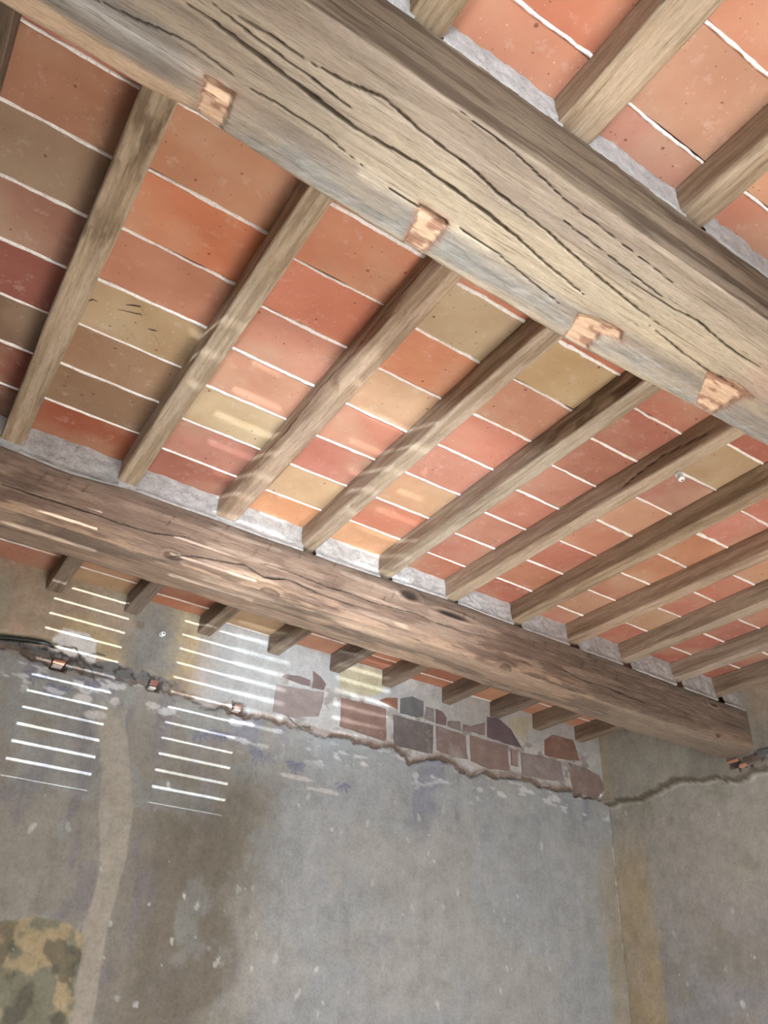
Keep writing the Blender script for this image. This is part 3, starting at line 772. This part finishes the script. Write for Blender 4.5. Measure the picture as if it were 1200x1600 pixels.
def paint2(X, Y, Z, F, Bt):
    f1 = fbm(X * 2.5, Z * 12, 60, 4); f2 = fbm(X * 7, Z * 40, 62, 4)
    cf = np.ones(X.shape + (3,)) * lin((150, 124, 104))
    cf = mixc(cf, lin((122, 98, 80)), sst(0.42, 0.6, f1))
    cf = mixc(cf, lin((172, 146, 122)), sst(0.5, 0.66, f2) * 0.7)
    cf = mixc(cf, lin((180, 146, 114)), sst(0.05, 0.01, abs(Z - 2.80 - .02 * (f1 - .5))) * sst(.45, .6, f2) * 0.8)
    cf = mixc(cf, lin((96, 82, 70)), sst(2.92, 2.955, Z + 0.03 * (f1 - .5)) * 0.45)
    cf = mixc(cf, lin((112, 100, 88)), sst(1.9, 2.5, X) * 0.5)
    # dark knots and stains
    ex = np.zeros(X.shape)
    for i, (kx, kz) in enumerate(B2_KNOT):
        rx, rz = ((.03, .014), (.045, .02), (.045, .022), (.10, .014), (.035, .022), (.03, .012), (.02, .014), (.02, .012))[i]
        d = np.hypot((X - kx) / rx, (Z - kz) / rz) + 0.5 * (f2 - .5)
        dark = (40, 34, 30) if i in (2, 3) else (92, 70, 54)
        cf = mixc(cf, lin(dark), sst(1.0, 0.45, d) * (0.9 if i in (2, 3) else 0.6))
        ring = sst(0.16, 0.05, abs(d - 0.75)) * (i not in (2, 3))
        cf = mixc(cf, lin((70, 54, 42)), ring * 0.6)
        ex += (0.006 * sst(0.9, 0.2, d) - 0.004 * sst(0.5, 0.0, abs(d - 1.2))) * F
    # small saw ticks along the top edge
    r = random.Random(4)
    for q in range(46):
        x0 = r.uniform(0.1, 2.6); z0 = r.uniform(2.90, 2.972); L = r.uniform(0.008, 0.02)
        d = np.maximum(abs(X - x0 - 0.4 * (Z - z0)) / 0.0035, abs(Z - z0) / L)
        cf = mixc(cf, lin((84, 62, 48)), sst(1.1, 0.7, d) * r.uniform(.15, .7))
    g1 = fbm(X * 3, Y * 20, 64, 4); g2 = fbm(X * 9, Y * 50, 66, 4)
    cb = np.ones(X.shape + (3,)) * lin((146, 122, 100))
    cb = mixc(cb, lin((118, 100, 84)), sst(.45, .6, g1)); cb = mixc(cb, lin((172, 142, 112)), sst(.52, .66, g2) * .6)
    cb = mixc(cb, lin((120, 112, 100)), sst(2.1, 2.8, X) * 0.6)
    col = np.where(F[..., None], cf, cb)
    return col * 1.0, ex

def cc(yv, zv, amp=0.004, seed=0):
    def f(xs):
        y = yv(xs) if callable(yv) else np.full(xs.shape, yv)
        z = zv(xs) if callable(zv) else np.full(xs.shape, zv)
        return y + amp * (fbm(xs * 3, xs * 0 + seed, 80, 3) - .5), z + amp * (fbm(xs * 3, xs * 0 + seed + 4, 81, 3) - .5)
    return f

FX = [-2, -.18, 0.0, .088, .13, .263, .427, .53, .76, .906, 1.018, 1.235, 1.444, 3.5]
FY = [.765, .766, .766, .758, .762, .770, .776, .773, .779, .777, .774, .762, .756, .756]
xs1 = spans((X_LEFT, -0.3, 0.05), (-0.3, 1.6, 0.004), (1.6, 3.36, 0.03))
w1 = [.0032, .0022, .0014, .0014, .0016, .0016, .0018, .0014, .0013, .0016, .0012, .0014]
d1 = [.016, .012, .006, .006, .007, .007, .008, .006, .005, .006, .005, .005]
beam1 = big_beam('ceiling_beam', xs1, [cc(.556, 2.992, .003, 1), cc(.523, 2.75, .004, 2), cc(lambda x: np.interp(x, FX, FY), 2.75, .0, 3), cc(.775, 2.992, .003, 4)],
    (64, 100, 12, 6), ([[(-.2, 2.87), (.6, 2.86), (.95, 2.84)], [(.5, 2.93), (1.2, 2.90)], [(.8, 2.80), (1.3, 2.82)]], [.0014] * 3, [.005] * 3), (B1_CRACK, w1, d1), paint1, (.006, .008, .006, .006), 0.78)
tag(beam1, 'pale weathered old beam overhead, the nearer of two, with long black cracks and raw notches', 'beam', 'heavy old beams')
xs2 = spans((X_LEFT, -0.05, 0.05), (-0.05, 3.36, 0.0055))
w2 = [.0022, .0030, .0018, .0018, .0016, .0018, .0012, .0012, .0012]
d2 = [.010, .013, .008, .008, .007, .008, .004, .004, .004]
topz = lambda x: np.interp(x, [-2, 0, .21, .38, .6, .87, 1.2, 1.6, 1.93, 2.45, 3.1, 3.34], [2.975, 2.975, 2.962, 2.979, 2.982, 2.978, 2.983, 2.994, 2.984, 2.978, 2.967, 2.963])
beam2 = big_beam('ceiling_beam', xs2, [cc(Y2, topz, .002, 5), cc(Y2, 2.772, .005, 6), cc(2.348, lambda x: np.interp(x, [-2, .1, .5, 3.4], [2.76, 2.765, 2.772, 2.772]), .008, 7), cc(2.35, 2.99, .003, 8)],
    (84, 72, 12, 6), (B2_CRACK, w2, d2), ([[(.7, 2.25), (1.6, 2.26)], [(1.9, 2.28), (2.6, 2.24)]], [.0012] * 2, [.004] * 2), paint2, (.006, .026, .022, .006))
tag(beam2, 'darker brown old beam, the farther of two, knotty and split, joist ends resting on it', 'beam', 'heavy old beams')

# ---------------------------------------------------------------- joists
def joist(pts_y, cx0, cx1, w, h, seed, tint, zb=ZJ, sag=0.0, wane=0.0, dark_patch=None, crack=None, rot_edge=0.0):
    """local Y along the length; (cx0 at the first end, cx1 at the second)"""
    y0, y1 = pts_y
    ys = spans((y0, y1, 0.008))
    secs = []
    nw, nh = 14, 14
    sd = np.concatenate([np.zeros(nh), np.ones(nw), np.full(nh, 2), np.full(4, 3)]).astype(int)
    t = np.concatenate([np.linspace(0, 1, nh, endpoint=False), np.linspace(0, 1, nw, endpoint=False), np.linspace(0, 1, nh, endpoint=False), np.linspace(0, 1, 4, endpoint=False)])
    m = len(sd); n = len(ys)
    Yg = np.repeat(ys[:, None], m, 1)
    cx = np.interp(Yg, [y0, y1], [cx0, cx1]) + 0.005 * (fbm(Yg * 1.6, Yg * 0 + seed, 82, 2) - .5) * 2
    ww = w * (1 + 0.10 * (fbm(Yg * 2, Yg * 0 + seed + 3, 83, 2) - .5))
    hb = zb + 0.006 * (fbm(Yg * 1.8, Yg * 0 + seed + 7, 84, 2) - .5)
    hb = hb + np.clip(1 - np.minimum(abs(Yg - y0), abs(Yg - y1)) / 0.15, 0, 1) * (zb - hb)
    xl, xr, zt = cx - ww / 2, cx + ww / 2, ZT + 0.001
    tt = np.repeat(t[None], n, 0); ss = np.repeat(sd[None], n, 0)
    Xg = np.select([ss == 0, ss == 1, ss == 2, ss == 3], [xl, xl + (xr - xl) * tt, xr, xr + (xl - xr) * tt])
    Zg = np.select([ss == 0, ss == 1, ss == 2, ss == 3], [zt + (hb - zt) * tt, hb, hb + (zt - hb) * tt, np.full(hb.shape, zt)])
    # soften the two lower arrises, more on the left when waney
    for sgn, ax in ((-1, xl), (1, xr)):
        r = 0.0035 + (wane * sst(0.42, 0.62, fbm(Yg * 3.2, Yg * 0 + seed, 85, 3)) if sgn < 0 else 0)
        d = np.hypot(Xg - ax, Zg - hb)
        pull = np.clip(1 - d / (r * 1.8), 0, 1) * r * 0.6
        Xg = Xg - sgn * pull; Zg = Zg + pull
    U = np.where(ss % 2 == 0, Zg, Xg)
    D = 0.0016 * (fbm(Yg * 12, U * 120 + seed, 86, 3) - .5) * 2
    col = np.ones(Xg.shape + (3,)) * np.array([1.0, 1.0, 1.0])
    g = fbm(Yg * 3 + seed, U * 60, 87, 4)
    col = mixc(col, (0.72, 0.68, 0.63), sst(.46, .62, g)); col = mixc(col, (1.18, 1.14, 1.06), sst(.54, .7, fbm(Yg * 5, U * 90 + seed, 88, 3)) * .6)
    if dark_patch:
        for (yy, L, side_, k) in dark_patch:
            mk = sst(L, L * 0.4, abs(Yg - yy) + 0.05 * (g - .5)) * (ss == side_) * sst(.4, .55, fbm(Yg * 14, U * 60, 89, 4))
            col = mixc(col, (0.36, 0.31, 0.27), mk * k)
    if crack is not None:
        side_, poly = crack
        d, _ = dpoly(Yg, (Zg if side_ == 0 else Xg) + 0.002 * (g - .5), poly)
        k = sst(.0035, .001, d) * (ss == side_)
        D = D + 0.004 * k; col = mixc(col, (0.10, 0.08, 0.06), k)
    Xg = Xg + np.select([ss == 0, ss == 2], [D, -D], 0); Zg = Zg + np.where(ss == 1, D, 0)
    ox, oy = (cx0 + cx1) / 2, (y0 + y1) / 2
    P = np.stack([Xg - ox, Yg - oy, Zg - zb], -1)
    o = grid_obj('ceiling_joist', P, col, WOOD_JOIST, closed_v=True)
    o.location = (ox, oy, zb)
    c = lin(tint); l = c @ np.array([.3, .5, .2])
    o.color = (*((l + (c - l) * 0.72) * np.array([1.05, .985, .98])), 1)
    return o

# middle bay: x centre at the near beam, x centre at the far beam, width, tint, options, label
MID = [
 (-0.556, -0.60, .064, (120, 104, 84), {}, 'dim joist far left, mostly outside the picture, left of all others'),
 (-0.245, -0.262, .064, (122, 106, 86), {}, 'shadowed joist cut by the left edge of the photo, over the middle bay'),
 (0.035, 0.034, .066, (182, 162, 130), dict(dark_patch=[(1.02, .14, 1, .8), (1.3, .1, 1, .6)]), 'leftmost fully seen joist of the middle bay, wormy with black streaks near its top'),
 (0.372, 0.382, .060, (184, 166, 136), {}, 'smooth pale joist, second full one of the middle bay counting from the left'),
 (0.700, 0.714, .070, (190, 166, 138), dict(wane=.016, crack=(0, [(.80, 3.055), (1.0, 3.045), (1.15, 3.05), (1.3, 3.03), (1.5, 3.045), (1.7, 3.03), (1.85, 3.035)])), 'crooked joist with a wavy waney left edge and long dark crack'),
 (1.005, 1.024, .058, (180, 162, 136), {}, 'straight fine-grained joist just right of the crooked waney one'),
 (1.332, 1.341, .058, (176, 162, 138), dict(dark_patch=[(.86, .26, 0, 1.0), (1.1, .3, 0, .8)]), 'joist whose upper left side is stained dark brown where it meets the near beam'),
 (1.650, 1.640, .056, (180, 160, 132), dict(crack=(0, [(1.0, 3.03), (1.15, 3.045), (1.24, 3.035), (1.3, 3.02)])), 'joist carrying a small white porcelain knob on its underside'),
 (1.945, 1.960, .054, (168, 148, 118), {}, 'joist next right of the one with the porcelain knob'),
 (2.270, 2.263, .056, (176, 152, 124), {}, 'pinkish dusted joist, second to the right of the knob-bearing one'),
 (2.560, 2.572, .060, (170, 154, 130), {}, 'joist fourth from the right wall over the middle bay'),
 (2.885, 2.900, .056, (168, 154, 134), {}, 'joist one gap away from the last one at the right wall'),
 (3.170, 3.180, .056, (150, 134, 112), {}, 'last joist of the middle bay, tight against the right wall'),
]
# (cx, w) near bay; rear bay uses its own list
joists_mid = []
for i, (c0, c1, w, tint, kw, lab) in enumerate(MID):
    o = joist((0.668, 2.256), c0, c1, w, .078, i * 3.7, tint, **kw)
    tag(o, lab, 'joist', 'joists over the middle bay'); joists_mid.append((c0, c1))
NEAR = [
 (0.045, .062, (170, 150, 118), 'nearest-bay joist hidden above the top edge of the photo at left'),
 (0.366, .066, (176, 154, 116), 'short golden joist stub at the top edge, above the near beam'),
 (0.696, .078, (186, 164, 130), 'broad golden joist running from the near beam to the top right edge'),
 (1.018, .064, (178, 158, 128), 'joist at the right edge of the photo above the near beam'),
 (1.345, .064, (176, 156, 126), 'nearest-bay joist just beyond the right edge above the near beam'),
]
NEAR += [(x, .06, (174, 154, 124), 'nearest-bay joist beyond the right edge of the photo, ' + d) for x, d in ((1.66, 'sixth in from the right wall'), (1.965, 'fifth in from the right wall'), (2.28, 'fourth in from the right wall'), (2.59, 'third in from the right wall'), (2.90, 'second in from the right wall'), (3.19, 'against the right wall'))]
for i, (c, w, tint, lab) in enumerate(NEAR):
    o = joist((-0.75, 0.655), c, c, w, .078, 60 + i * 2.9, tint)
    tag(o, lab, 'joist', 'joists over the nearest bay')
REAR = [(-0.26, .06), (0.045, .06), (0.384, .062), (0.692, .060), (1.010, .060), (1.340, .060), (1.660, .058), (1.943, .058), (2.295, .058), (2.605, .058), (2.892, .058), (3.19, .056)]
RL = ['rear-bay joist out of sight at far left behind the far beam', 'rear-bay joist behind the shaded left end of the far beam', 'leftmost joist stub under the far beam, above the upper left light stripes',
      'second joist stub from the left below the far beam, beside the grey cement patch', 'third joist stub from the left below the far beam, crossed by a light stripe',
      'fourth joist stub from the left below the far beam, left of the first dark bricks', 'fifth joist stub from the left below the far beam, beside the cream patch',
      'sixth joist stub from the left below the far beam, above the large dark brick', 'seventh joist stub from the left below the far beam', 'eighth joist stub from the left below the far beam, brownish',
      'ninth joist stub from the left below the far beam', 'last joist stub at the right under the far beam, near the room corner']
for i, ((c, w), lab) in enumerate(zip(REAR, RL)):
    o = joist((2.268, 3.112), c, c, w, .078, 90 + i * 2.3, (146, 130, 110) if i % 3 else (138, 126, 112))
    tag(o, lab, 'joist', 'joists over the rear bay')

# ---------------------------------------------------------------- ceiling: tiles, mortar
ceil = tag(empty('ceiling', (0.7, 1.3, ZT)), kind='structure')
CI = Matrix.Translation((-0.7, -1.3, -ZT))
bm = bmesh.new(); add_box(bm, X_LEFT - 0.3, XL + 0.4, Y_FRONT - 0.3, YL + 0.4, ZT + 0.028, ZT + 0.15)
s = bm_obj('backing_slab', bm, plain('ceiling_backing', (0.5, 0.44, 0.40)), ceil); s.matrix_parent_inverse = CI

def tile_mesh(seed):
    r = random.Random(seed)
    bm = bmesh.new()
    nx, ny = 6, 3
    ring = [(-.5 + k / nx, -.5) for k in range(nx)] + [(.5, -.5 + k / ny) for k in range(ny)] + [(.5 - k / nx, .5) for k in range(nx)] + [(-.5, .5 - k / ny) for k in range(ny)]
    ring = [(x + r.uniform(-.004, .004), y + r.uniform(-.010, .010)) for x, y in ring]
    top = [bm.verts.new((x, y, 0.026)) for x, y in ring]
    low = [bm.verts.new((x, y, 0.003)) for x, y in ring]
    inn = [bm.verts.new((x * .985, y * .972, 0.0)) for x, y in ring]
    n = len(ring)
    for a, b in ((top, low), (low, inn)):
        for k in range(n): bm.faces.new((a[k], b[k], b[(k + 1) % n], a[(k + 1) % n]))
    bm.faces.new(top); 
    c = bm.verts.new((r.uniform(-.1, .1), r.uniform(-.1, .1), r.uniform(-.0015, .001)))
    for k in range(n): bm.faces.new((inn[k], c, inn[(k + 1) % n]))
    bmesh.ops.recalc_face_normals(bm, faces=bm.faces[:])
    me = bpy.data.meshes.new('ceiling_tile'); bm.to_mesh(me); bm.free(); me.materials.append(TILE)
    return me
TM = [tile_mesh(k) for k in range(8)]
PAL = [(188, 116, 82), (196, 122, 92), (186, 124, 102), (178, 118, 98), (190, 132, 104), (182, 148, 112), (172, 108, 84), (196, 140, 104)]
# colours per bay, from the near beam to the far one (first full tile first)
TC = {
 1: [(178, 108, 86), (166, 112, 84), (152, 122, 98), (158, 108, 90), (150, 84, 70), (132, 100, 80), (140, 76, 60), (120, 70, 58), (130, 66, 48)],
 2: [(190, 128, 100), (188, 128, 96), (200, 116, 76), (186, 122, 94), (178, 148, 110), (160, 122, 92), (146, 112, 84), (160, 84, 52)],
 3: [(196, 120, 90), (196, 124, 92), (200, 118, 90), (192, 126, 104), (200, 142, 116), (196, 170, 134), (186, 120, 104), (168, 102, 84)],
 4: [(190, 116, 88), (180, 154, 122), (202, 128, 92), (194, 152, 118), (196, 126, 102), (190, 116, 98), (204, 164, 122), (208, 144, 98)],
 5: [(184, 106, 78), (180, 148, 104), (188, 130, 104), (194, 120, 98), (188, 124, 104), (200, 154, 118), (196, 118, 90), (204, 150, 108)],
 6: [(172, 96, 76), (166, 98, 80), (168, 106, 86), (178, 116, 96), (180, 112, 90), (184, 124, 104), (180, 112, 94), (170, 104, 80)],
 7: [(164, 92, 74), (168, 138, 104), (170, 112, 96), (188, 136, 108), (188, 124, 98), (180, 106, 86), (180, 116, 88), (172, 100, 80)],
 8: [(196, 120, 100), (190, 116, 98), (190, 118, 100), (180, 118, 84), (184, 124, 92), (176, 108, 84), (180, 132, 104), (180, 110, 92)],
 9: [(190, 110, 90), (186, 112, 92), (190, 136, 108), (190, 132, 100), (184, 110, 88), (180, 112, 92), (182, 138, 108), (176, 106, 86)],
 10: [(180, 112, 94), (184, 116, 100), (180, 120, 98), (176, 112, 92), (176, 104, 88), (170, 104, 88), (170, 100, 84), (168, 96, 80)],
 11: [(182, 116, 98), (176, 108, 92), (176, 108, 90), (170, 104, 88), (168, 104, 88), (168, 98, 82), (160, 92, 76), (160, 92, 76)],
}
J0Y = {0: (.99, .173), 1: (.987, .174), 2: (.968, .1755), 3: (.995, .175), 4: (1.012, .1735), 5: (1.010, .1725), 6: (1.078, .163), 7: (1.030, .170), 8: (1.055, .171), 9: (.99, .172), 10: (1.04, .171), 11: (1.0, .172)}
TK = 1.0
def tile_col(rgb):
    c = lin(rgb); l = c @ np.array([.25, .6, .15])
    return (l + (c - l) * 0.80) * np.array([1.02, 1.005, .95]) * TK
n_t = 0
ribbons = []
def put_tile(xa, xb, ya, yb, rgb, seed):
    global n_t
    o = bpy.data.objects.new('ceiling_tile', TM[seed % 8]); C.objects.link(o); o.parent = ceil
    o.matrix_parent_inverse = CI
    o.location = ((xa + xb) / 2, (ya + yb) / 2, ZT + random.Random(seed).uniform(-.001, .0015))
    o.scale = ((xb - xa), (yb - ya), 1)
    if seed % 2: o.rotation_euler = (0, 0, 0)
    o.color = (*tile_col(rgb), 1)
    n_t += 1
def bay(cA, cB, y_start, y_end, j0, p, colours, seed, rA=.03, rB=.03):
    """cA, cB: callables x(y) of the two joists"""
    r = random.Random(seed)
    k0 = math.ceil((y_start - j0) / p) - 1
    y = j0 + k0 * p
    row = 0
    # colour index 0 belongs to the tile just before the first measured joint
    while y < y_end - 0.02:
        ya, yb = max(y, y_start), min(y + p, y_end)
        if yb - ya > 0.03:
            ci = int(round((y - j0) / p)) + 1
            if colours and 0 <= ci < len(colours): rgb = colours[ci]
            else: rgb = r.choice(PAL)
            ym = (ya + yb) / 2
            put_tile(cA(ym) + .004, cB(ym) - .004, ya + .0022, yb - .0022, rgb, seed * 31 + row)
            row += 1
        if y_start + 0.01 < y < y_end - 0.01:
            ribbons.append((cA(y) + rA - .004, cB(y) - rB + .004, y, seed * 7 + row))
        y += p
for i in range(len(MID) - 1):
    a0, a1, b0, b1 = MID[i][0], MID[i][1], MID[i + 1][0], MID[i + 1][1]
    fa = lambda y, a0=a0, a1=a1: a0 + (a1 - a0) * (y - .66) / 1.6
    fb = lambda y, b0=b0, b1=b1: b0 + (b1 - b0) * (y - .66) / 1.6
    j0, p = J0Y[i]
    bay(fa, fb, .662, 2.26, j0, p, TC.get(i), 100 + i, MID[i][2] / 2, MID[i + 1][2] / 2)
last = MID[-1]
bay(lambda y: last[1], lambda y: 3.372, .662, 2.26, 1.0, .171, None, 130, .028, .02)
for i in range(len(NEAR) - 1):
    j0 = (.480, .470, .490, .485, .48)[i % 5]
    cols_n = {1: [(196, 128, 98), (190, 112, 80)], 2: [(190, 128, 108), (184, 132, 106), (184, 116, 94)], 3: [(192, 120, 94), (196, 132, 96)]}.get(i)
    c = None
    if cols_n:   # listed from the near beam outwards; the tile before joint j0 has index 0
        c = {0: cols_n[1], 1: cols_n[0]}
        c = [cols_n[1], cols_n[0]]
    ca, cb = NEAR[i][0], NEAR[i + 1][0]
    bay(lambda y, ca=ca: ca, lambda y, cb=cb: cb, -0.58, .66, j0, .175, c, 150 + i, NEAR[i][1] / 2, NEAR[i + 1][1] / 2)
for i in range(len(REAR) - 1):
    ca, cb = REAR[i][0], REAR[i + 1][0]
    bay(lambda y, ca=ca: ca, lambda y, cb=cb: cb, 2.263, 3.13, 2.40 + .03 * (i % 4), .172, None, 170 + i, REAR[i][1] / 2, REAR[i + 1][1] / 2)
bay(lambda y: NEAR[-1][0], lambda y: 3.372, -0.58, .66, .48, .175, None, 165, .028, .02)
bay(lambda y: REAR[-1][0], lambda y: 3.372, 2.263, 3.13, 2.43, .172, None, 190, .028, .02)

# squeezed-out mortar between the rows, one wavy bead per joint
bm = bmesh.new()
for (xa, xb, y, sd) in ribbons:
    n = max(4, int((xb - xa) / 0.005))
    r = random.Random(sd)
    bias = r.uniform(0.75, 1.35)
    slope = r.uniform(-.006, .006)
    xsr = np.linspace(xa, xb, n)
    wv = (0.0015 + 0.0050 * fbm(xsr * 45, xsr * 0 + sd, 90, 3) * fbm(xsr * 9, xsr * 0 + sd, 91, 2) * 2) * bias
    w2v = (0.0015 + 0.0050 * fbm(xsr * 45, xsr * 0 + sd + 5, 92, 3) * fbm(xsr * 9, xsr * 0 + sd + 3, 91, 2) * 2) * bias
    cy = y + 0.004 * (fbm(xsr * 14, xsr * 0 + sd, 93, 3) - .5) + slope * (xsr - (xa + xb) / 2) / .3
    prev = None
    for k in range(n):
        z = ZT
        cur = [bm.verts.new((xsr[k], cy[k] - wv[k], z + .003)), bm.verts.new((xsr[k], cy[k] - wv[k] * .75, z - .0016)), bm.verts.new((xsr[k], cy[k], z - .0026)),
               bm.verts.new((xsr[k], cy[k] + w2v[k] * .75, z - .0016)), bm.verts.new((xsr[k], cy[k] + w2v[k], z + .003))]
        if prev:
            for q in range(4): bm.faces.new((prev[q], prev[q + 1], cur[q + 1], cur[q]))
        prev = cur
o = bm_obj('mortar_joints', bm, MORTAR_WHITE, ceil, True); o.matrix_parent_inverse = CI; o['kind'] = 'stuff'

# cracks across one pale tile, thin dark strips laid just under its face
bm = bmesh.new()
for poly in TILE_CRACK:
    pts = []
    for (a, b) in zip(poly, poly[1:]):
        for k in range(5): pts.append((a[0] + (b[0] - a[0]) * k / 5 + random.uniform(-.001, .001), a[1] + (b[1] - a[1]) * k / 5 + random.uniform(-.001, .001)))
    prev = None
    for k, (px_, py_) in enumerate(pts):
        w_ = 0.0011 * math.sin(math.pi * (k + .5) / len(pts)) + .0003
        cur = [bm.verts.new((px_ - w_, py_ - w_, ZT - .0032)), bm.verts.new((px_ + w_, py_ + w_, ZT - .0032))]
        if prev: bm.faces.new((prev[0], prev[1], cur[1], cur[0]))
        prev = cur
o = bm_obj('tile_cracks', bm, plain('crack_dark', (.05, .035, .025)), ceil); o.matrix_parent_inverse = CI; o['kind'] = 'stuff'

# rough mortar packed between the joist ends on the beams
def infill(xa, xb, yf, lean, seed, zb):
    xsn = np.linspace(xa, xb, max(6, int((xb - xa) / .004))); zn = np.linspace(0, 1, 30)
    A, T = np.meshgrid(xsn, zn, indexing='ij')
    zbot = zb(A) + 0.004 * (fbm(A * 30, A * 0 + seed, 95, 3) - .5)
    B = zbot + (ZT + .004 - zbot) * T
    Yp = yf + lean * T + 0.014 * (fbm(A * 16 + seed, B * 16, 96, 5) - .5) + 0.006 * (fbm(A * 60 + seed, B * 60, 97, 3) - .5)
    Yp = Yp - 0.006 * sst(0.22, 0.05, T)       # lip at the foot
    Yp = np.where(T < 0.01, Yp + 0.03, Yp)
    tone = fbm(A * 10 + seed, B * 10, 98, 3)
    col = np.ones(A.shape + (3,))
    o = grid_obj('mortar_infill', np.stack([A, Yp, B], -1), col, MORTAR_ROUGH, ceil); o.matrix_parent_inverse = CI
    return o
for i in range(len(MID) - 1):
    infill(MID[i][1] + MID[i][2] / 2 - .004, MID[i + 1][1] - MID[i + 1][2] / 2 + .004, Y2 + .006, .010, i * 5, lambda A: topz(A) - .004)
infill(last[1] + .026, 3.352, Y2 + .006, .010, 77, lambda A: topz(A) - .004)
for i in range(len(NEAR) - 1):
    infill(NEAR[i][0] + NEAR[i][1] / 2 - .004, NEAR[i + 1][0] - NEAR[i + 1][1] / 2 + .004, .558, .004, 50 + i * 5, lambda A: A * 0 + 2.978)
# thin bedding under the joists on the waney left part of the far beam
for i in range(2, 5):
    c, w = MID[i][1], MID[i][2]
    bm = bmesh.new(); add_box(bm, c - w / 2 - .004, c + w / 2 + .004, Y2 + .006, Y2 + .06, topz(c) - .008, ZJ + .0005, .002)
    o = bm_obj('mortar_bedding', bm, MORTAR_ROUGH, ceil); o.matrix_parent_inverse = CI

# ---------------------------------------------------------------- small things
prof0 = [(0.0075, 0), (0.0080, .002), (0.0080, .007), (0.0058, .009), (0.0058, .011), (0.0078, .013), (0.0080, .018), (0.0062, .021), (.003, .0215)]
prof = [(a * 1.3, b * 1.3) for a, b in prof0]
def insulator(loc, direction, label):
    e = tag(empty('insulator_knob', loc), label, 'insulator', 'porcelain wiring knobs')
    e.rotation_euler = Vector(direction).to_track_quat('Z', 'Y').to_euler()
    bm = bmesh.new(); add_lathe(bm, prof, 24); bm_obj('porcelain_body', bm, PORCELAIN, e, True)
    bm = bmesh.new(); add_lathe(bm, [(.0030, .0270), (.0030, .0290), (.001, .0295)], 12); bm_obj('nail_head', bm, IRON, e, True)
x, y, z = INS_J[0]
insulator((x, y, 3.001), (0.1, -0.25, -1), 'small white porcelain knob nailed under a joist')
x, z = INS_W[0]
insulator((x, YU + .002, z), (0.1, -1, -.15), 'small white porcelain knob on the back wall in grey cement')

def tube(name, pts, rad, mat, seg=10):
    bm = bmesh.new(); rings = []
    for i, p in enumerate(pts):
        a = Vector(pts[max(0, i - 1)]); b = Vector(pts[min(len(pts) - 1, i + 1)])
        d = (b - a).normalized(); q = d.to_track_quat('Z', 'Y')
        rings.append([bm.verts.new(Vector(p) + q @ Vector((rad * math.cos(2 * math.pi * k / seg), rad * math.sin(2 * math.pi * k / seg), 0))) for k in range(seg)])
    for a, b in zip(rings, rings[1:]):
        for k in range(seg): bm.faces.new((a[k], a[(k + 1) % seg], b[(k + 1) % seg], b[k]))
    bm.faces.new(rings[0][::-1]); bm.faces.new(rings[-1])
    return bm_obj(name, bm, mat, None, True)
cab = [(p[0], YU + 0.006, p[1] - .003) for p in CABLE]
cab = [(-.4, YU + .006, cab[0][2] + .01)] + cab
cab[-1] = (cab[-1][0], YU + .02, cab[-1][2])
tag(tube('electric_cable', cab, .0062, BLACKRUB), 'black electric cable lying in a chase in the back wall, at left', 'cable')

x, z = PEG[0]
pg = []
bm = bmesh.new()
add_lathe(bm, [(.004, 0), (.006, .004), (.006, .016), (.0075, .018), (.0075, .024), (.004, .026)], 14)
o = bm_obj('wall_peg', bm, plain('white_plaster_lump', (.8, .8, .78)), None, True)
o.location = (x, YU + .004, z); o.rotation_euler = Vector((-.5, -1, .35)).to_track_quat('Z', 'Y').to_euler()
tag(o, 'short white peg sticking out where both walls crack in the corner', 'peg')
